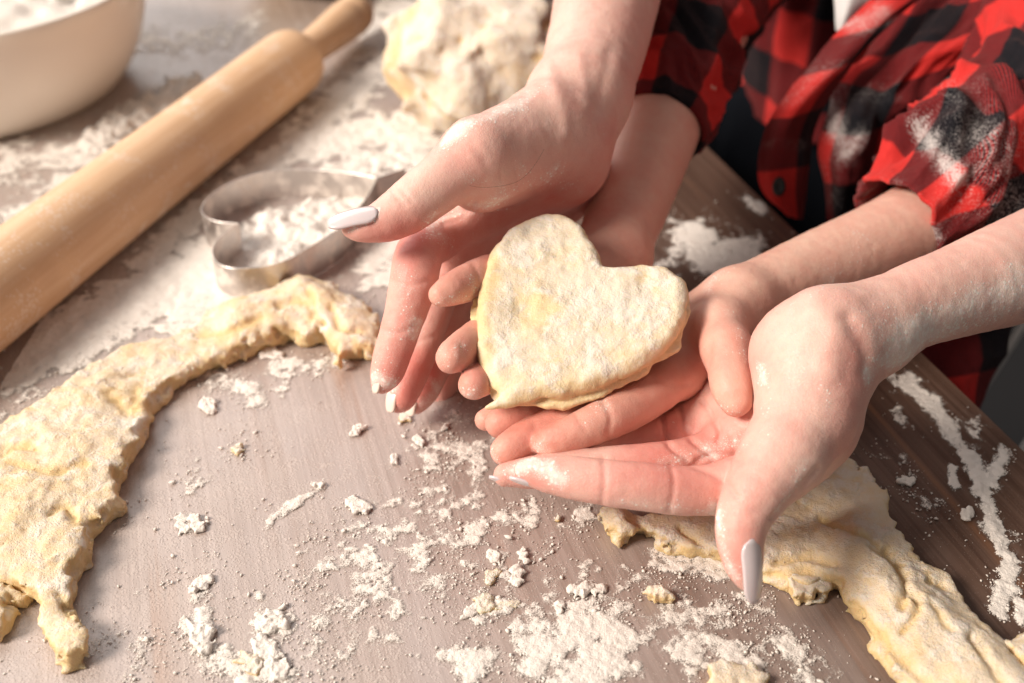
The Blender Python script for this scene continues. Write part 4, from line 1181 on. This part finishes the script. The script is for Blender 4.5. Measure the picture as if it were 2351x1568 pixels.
patch_cloth('shirt_front', [
    [(2060, -60, .705), (2120, -50, .69), (2200, -60, .70)], [(1930, 60, .70), (2000, 50, .683), (2085, 20, .69)], [(1845, 160, .69), (1915, 150, .672), (1992, 112, .68)], [(1780, 245, .688), (1840, 240, .672), (1915, 212, .684)],
    [(1748, 320, .693), (1800, 320, .683), (1872, 300, .70)], [(1738, 400, .698), (1795, 395, .688), (1862, 385, .703)], [(1755, 452, .702), (1800, 462, .696), (1856, 445, .706)], [(1802, 492, .704), (1825, 500, .702), (1846, 505, .708)]],
    shirt, M['plaid'], seed=51, amp=.0016, woff=(.026, -.015), dust=[([(1950, 60), (1990, 50), (2030, 30)], 30, .8), ([(1800, 220), (1880, 170), (1920, 150)], 35, .5), ([(1760, 330), (1840, 330)], 25, .3)], flour0=.05)
patch_cloth('shirt_front', [
    [(2080, -40, .745), (2180, -30, .715), (2300, -50, .70), (2420, -70, .70)], [(1990, 90, .735), (2100, 80, .70), (2230, 50, .685), (2380, 20, .69)], [(1915, 188, .712), (2010, 200, .688), (2110, 178, .685), (2260, 130, .69)], [(1900, 262, .70), (1985, 272, .682), (2080, 245, .69), (2200, 220, .70)],
    [(1878, 350, .702), (1955, 362, .686), (2045, 335, .70), (2130, 320, .72)], [(1892, 425, .71), (1950, 436, .692), (2010, 424, .71), (2080, 420, .73)], [(1900, 520, .72), (1940, 528, .715), (1985, 520, .725), (2040, 520, .74)]],
    shirt, M['plaid'], seed=57, amp=.0055, woff=(-.007, .002), dust=[([(1900, 240), (1920, 300), (1940, 350), (1970, 320)], 32, .95), ([(1890, 400), (1910, 460)], 26, .4), ([(1960, 210), (2060, 210)], 40, .3)], flour0=.08, fr=55)
patch_cloth('tee_front', [[(1905, -60, .74), (1960, -60, .735), (2060, -60, .74)], [(1912, -10, .74), (1955, -10, .733), (2020, -10, .74)], [(1916, 30, .742), (1945, 32, .736), (1975, 30, .742)], [(1918, 70, .745), (1930, 72, .741), (1942, 70, .745)]], child, M['white'], seed=63, amp=.001)
patch_cloth('shirt_tail', [[(2080, 760, .66), (2200, 750, .655), (2330, 730, .67)], [(2100, 830, .665), (2210, 820, .655), (2310, 800, .67)], [(2140, 900, .67), (2215, 895, .66), (2280, 880, .675)], [(2180, 980, .68), (2220, 985, .672), (2250, 975, .68)]], shirt, M['plaid'], seed=66, amp=.004, woff=(.02, .05), fr=50)
# buttonhole and button of the hanging front
bp = np.array([D(1790 + 14 * math.cos(t), 428 + 22 * math.sin(t), .6845) for t in np.linspace(0, 2 * np.pi, 17)[:-1]])
bc_ = bp.mean(0)
obj('buttonhole', np.vstack([bp, bc_ + (bp - bc_) * .5 - cv * .0015, bp - cv * .003]), [(i, (i + 1) % 16, 16 + (i + 1) % 16, 16 + i) for i in range(16)] + [tuple(range(16, 32))] + [(i, 32 + i, 32 + (i + 1) % 16, (i + 1) % 16) for i in range(16)], M['button'], shirt)
tube_cloth('undershirt', [((tx, ty, .40), .05), ((tx, ty, .28), .088), ((tx - .01, ty - .01, .16), .086), ((tx - .01, ty, .02), .085)], child, M['white'], amp=.002, fs=(12, 3), seed=61, world=True)
for dx, dy in ((-.05, .03), (.07, -.03)):
    tube_cloth('trouser_leg', [((tx + dx * .3, ty + dy * .3, .0), .106), ((tx + dx * .7, ty + dy * .7, -.16), .10), ((tx + dx * 1.1, ty + dy * 1.1, -.5), .07), ((tx + dx * 1.1, ty + dy * 1.1, -.735), .065)], child, M['dark'], amp=.006, fs=(14, 3), seed=71, world=True)
am_ = mids
tube_cloth('dress', [((am_[0], am_[1], am_[2] + .08), .10), ((am_[0], am_[1] + .04, am_[2] - .10), .20), ((am_[0], am_[1] + .06, am_[2] - .38), .18), ((am_[0], am_[1] + .03, am_[2] - .62), .17), ((am_[0], am_[1] + .03, am_[2] - 1.05), .19)], adult, M['dark'], amp=.008, fs=(9, 3), seed=81, world=True)

# stool beside the child; one pale leg shows past the table edge
stool = thing('stool', 'stool with pale metal legs standing past the table edge', 'stool', (.52, .72, -.74))
def bar(name, a, b, r, mat, parent, n=20):
    a, b = np.array(a, float), np.array(b, float)
    t = (b - a) / np.linalg.norm(b - a); u = np.cross(t, [0, 1, 0.1]); u /= np.linalg.norm(u); v = np.cross(t, u)
    an = np.linspace(0, 2 * np.pi, n, endpoint=False)
    ring = (np.cos(an)[:, None] * u + np.sin(an)[:, None] * v) * r
    V = np.vstack([a + ring, b + ring])
    Fc = [(i, (i + 1) % n, n + (i + 1) % n, n + i) for i in range(n)] + [tuple(range(n))[::-1], tuple(range(n, 2 * n))]
    return obj(name, V, Fc, mat, parent)
lp = D(2338, 982, .85)
ld = np.array([.42, .10, .9])
topz = -.085
ptop = lp + ld * (topz - lp[2]) / ld[2]; pbot = lp + ld * (-.74 - lp[2]) / ld[2] * .55; pbot[2] = -.74
sc_ = np.array([.52, .72])
for k_ in range(4):
    a_ = k_ * math.pi / 2
    def rz(p):
        d = p[:2] - sc_; return np.array([sc_[0] + d[0] * math.cos(a_) - d[1] * math.sin(a_), sc_[1] + d[0] * math.sin(a_) + d[1] * math.cos(a_), p[2]])
    bar('leg', rz(pbot), rz(ptop), .0035, M['metal'], stool)
n_ = 48; an = np.linspace(0, 2 * np.pi, n_, endpoint=False); rs = [(.10, -.087), (.135, -.085), (.140, -.078), (.140, -.068), (.135, -.06), (.10, -.057)]
V = [(sc_[0] + r * math.cos(t), sc_[1] + r * math.sin(t), zz) for r, zz in rs for t in an]
Fc = [(j * n_ + i, j * n_ + (i + 1) % n_, (j + 1) * n_ + (i + 1) % n_, (j + 1) * n_ + i) for j in range(5) for i in range(n_)] + [tuple(range(n_))[::-1], tuple(range(5 * n_, 6 * n_))]
obj('seat', V, Fc, M['dark'], stool)
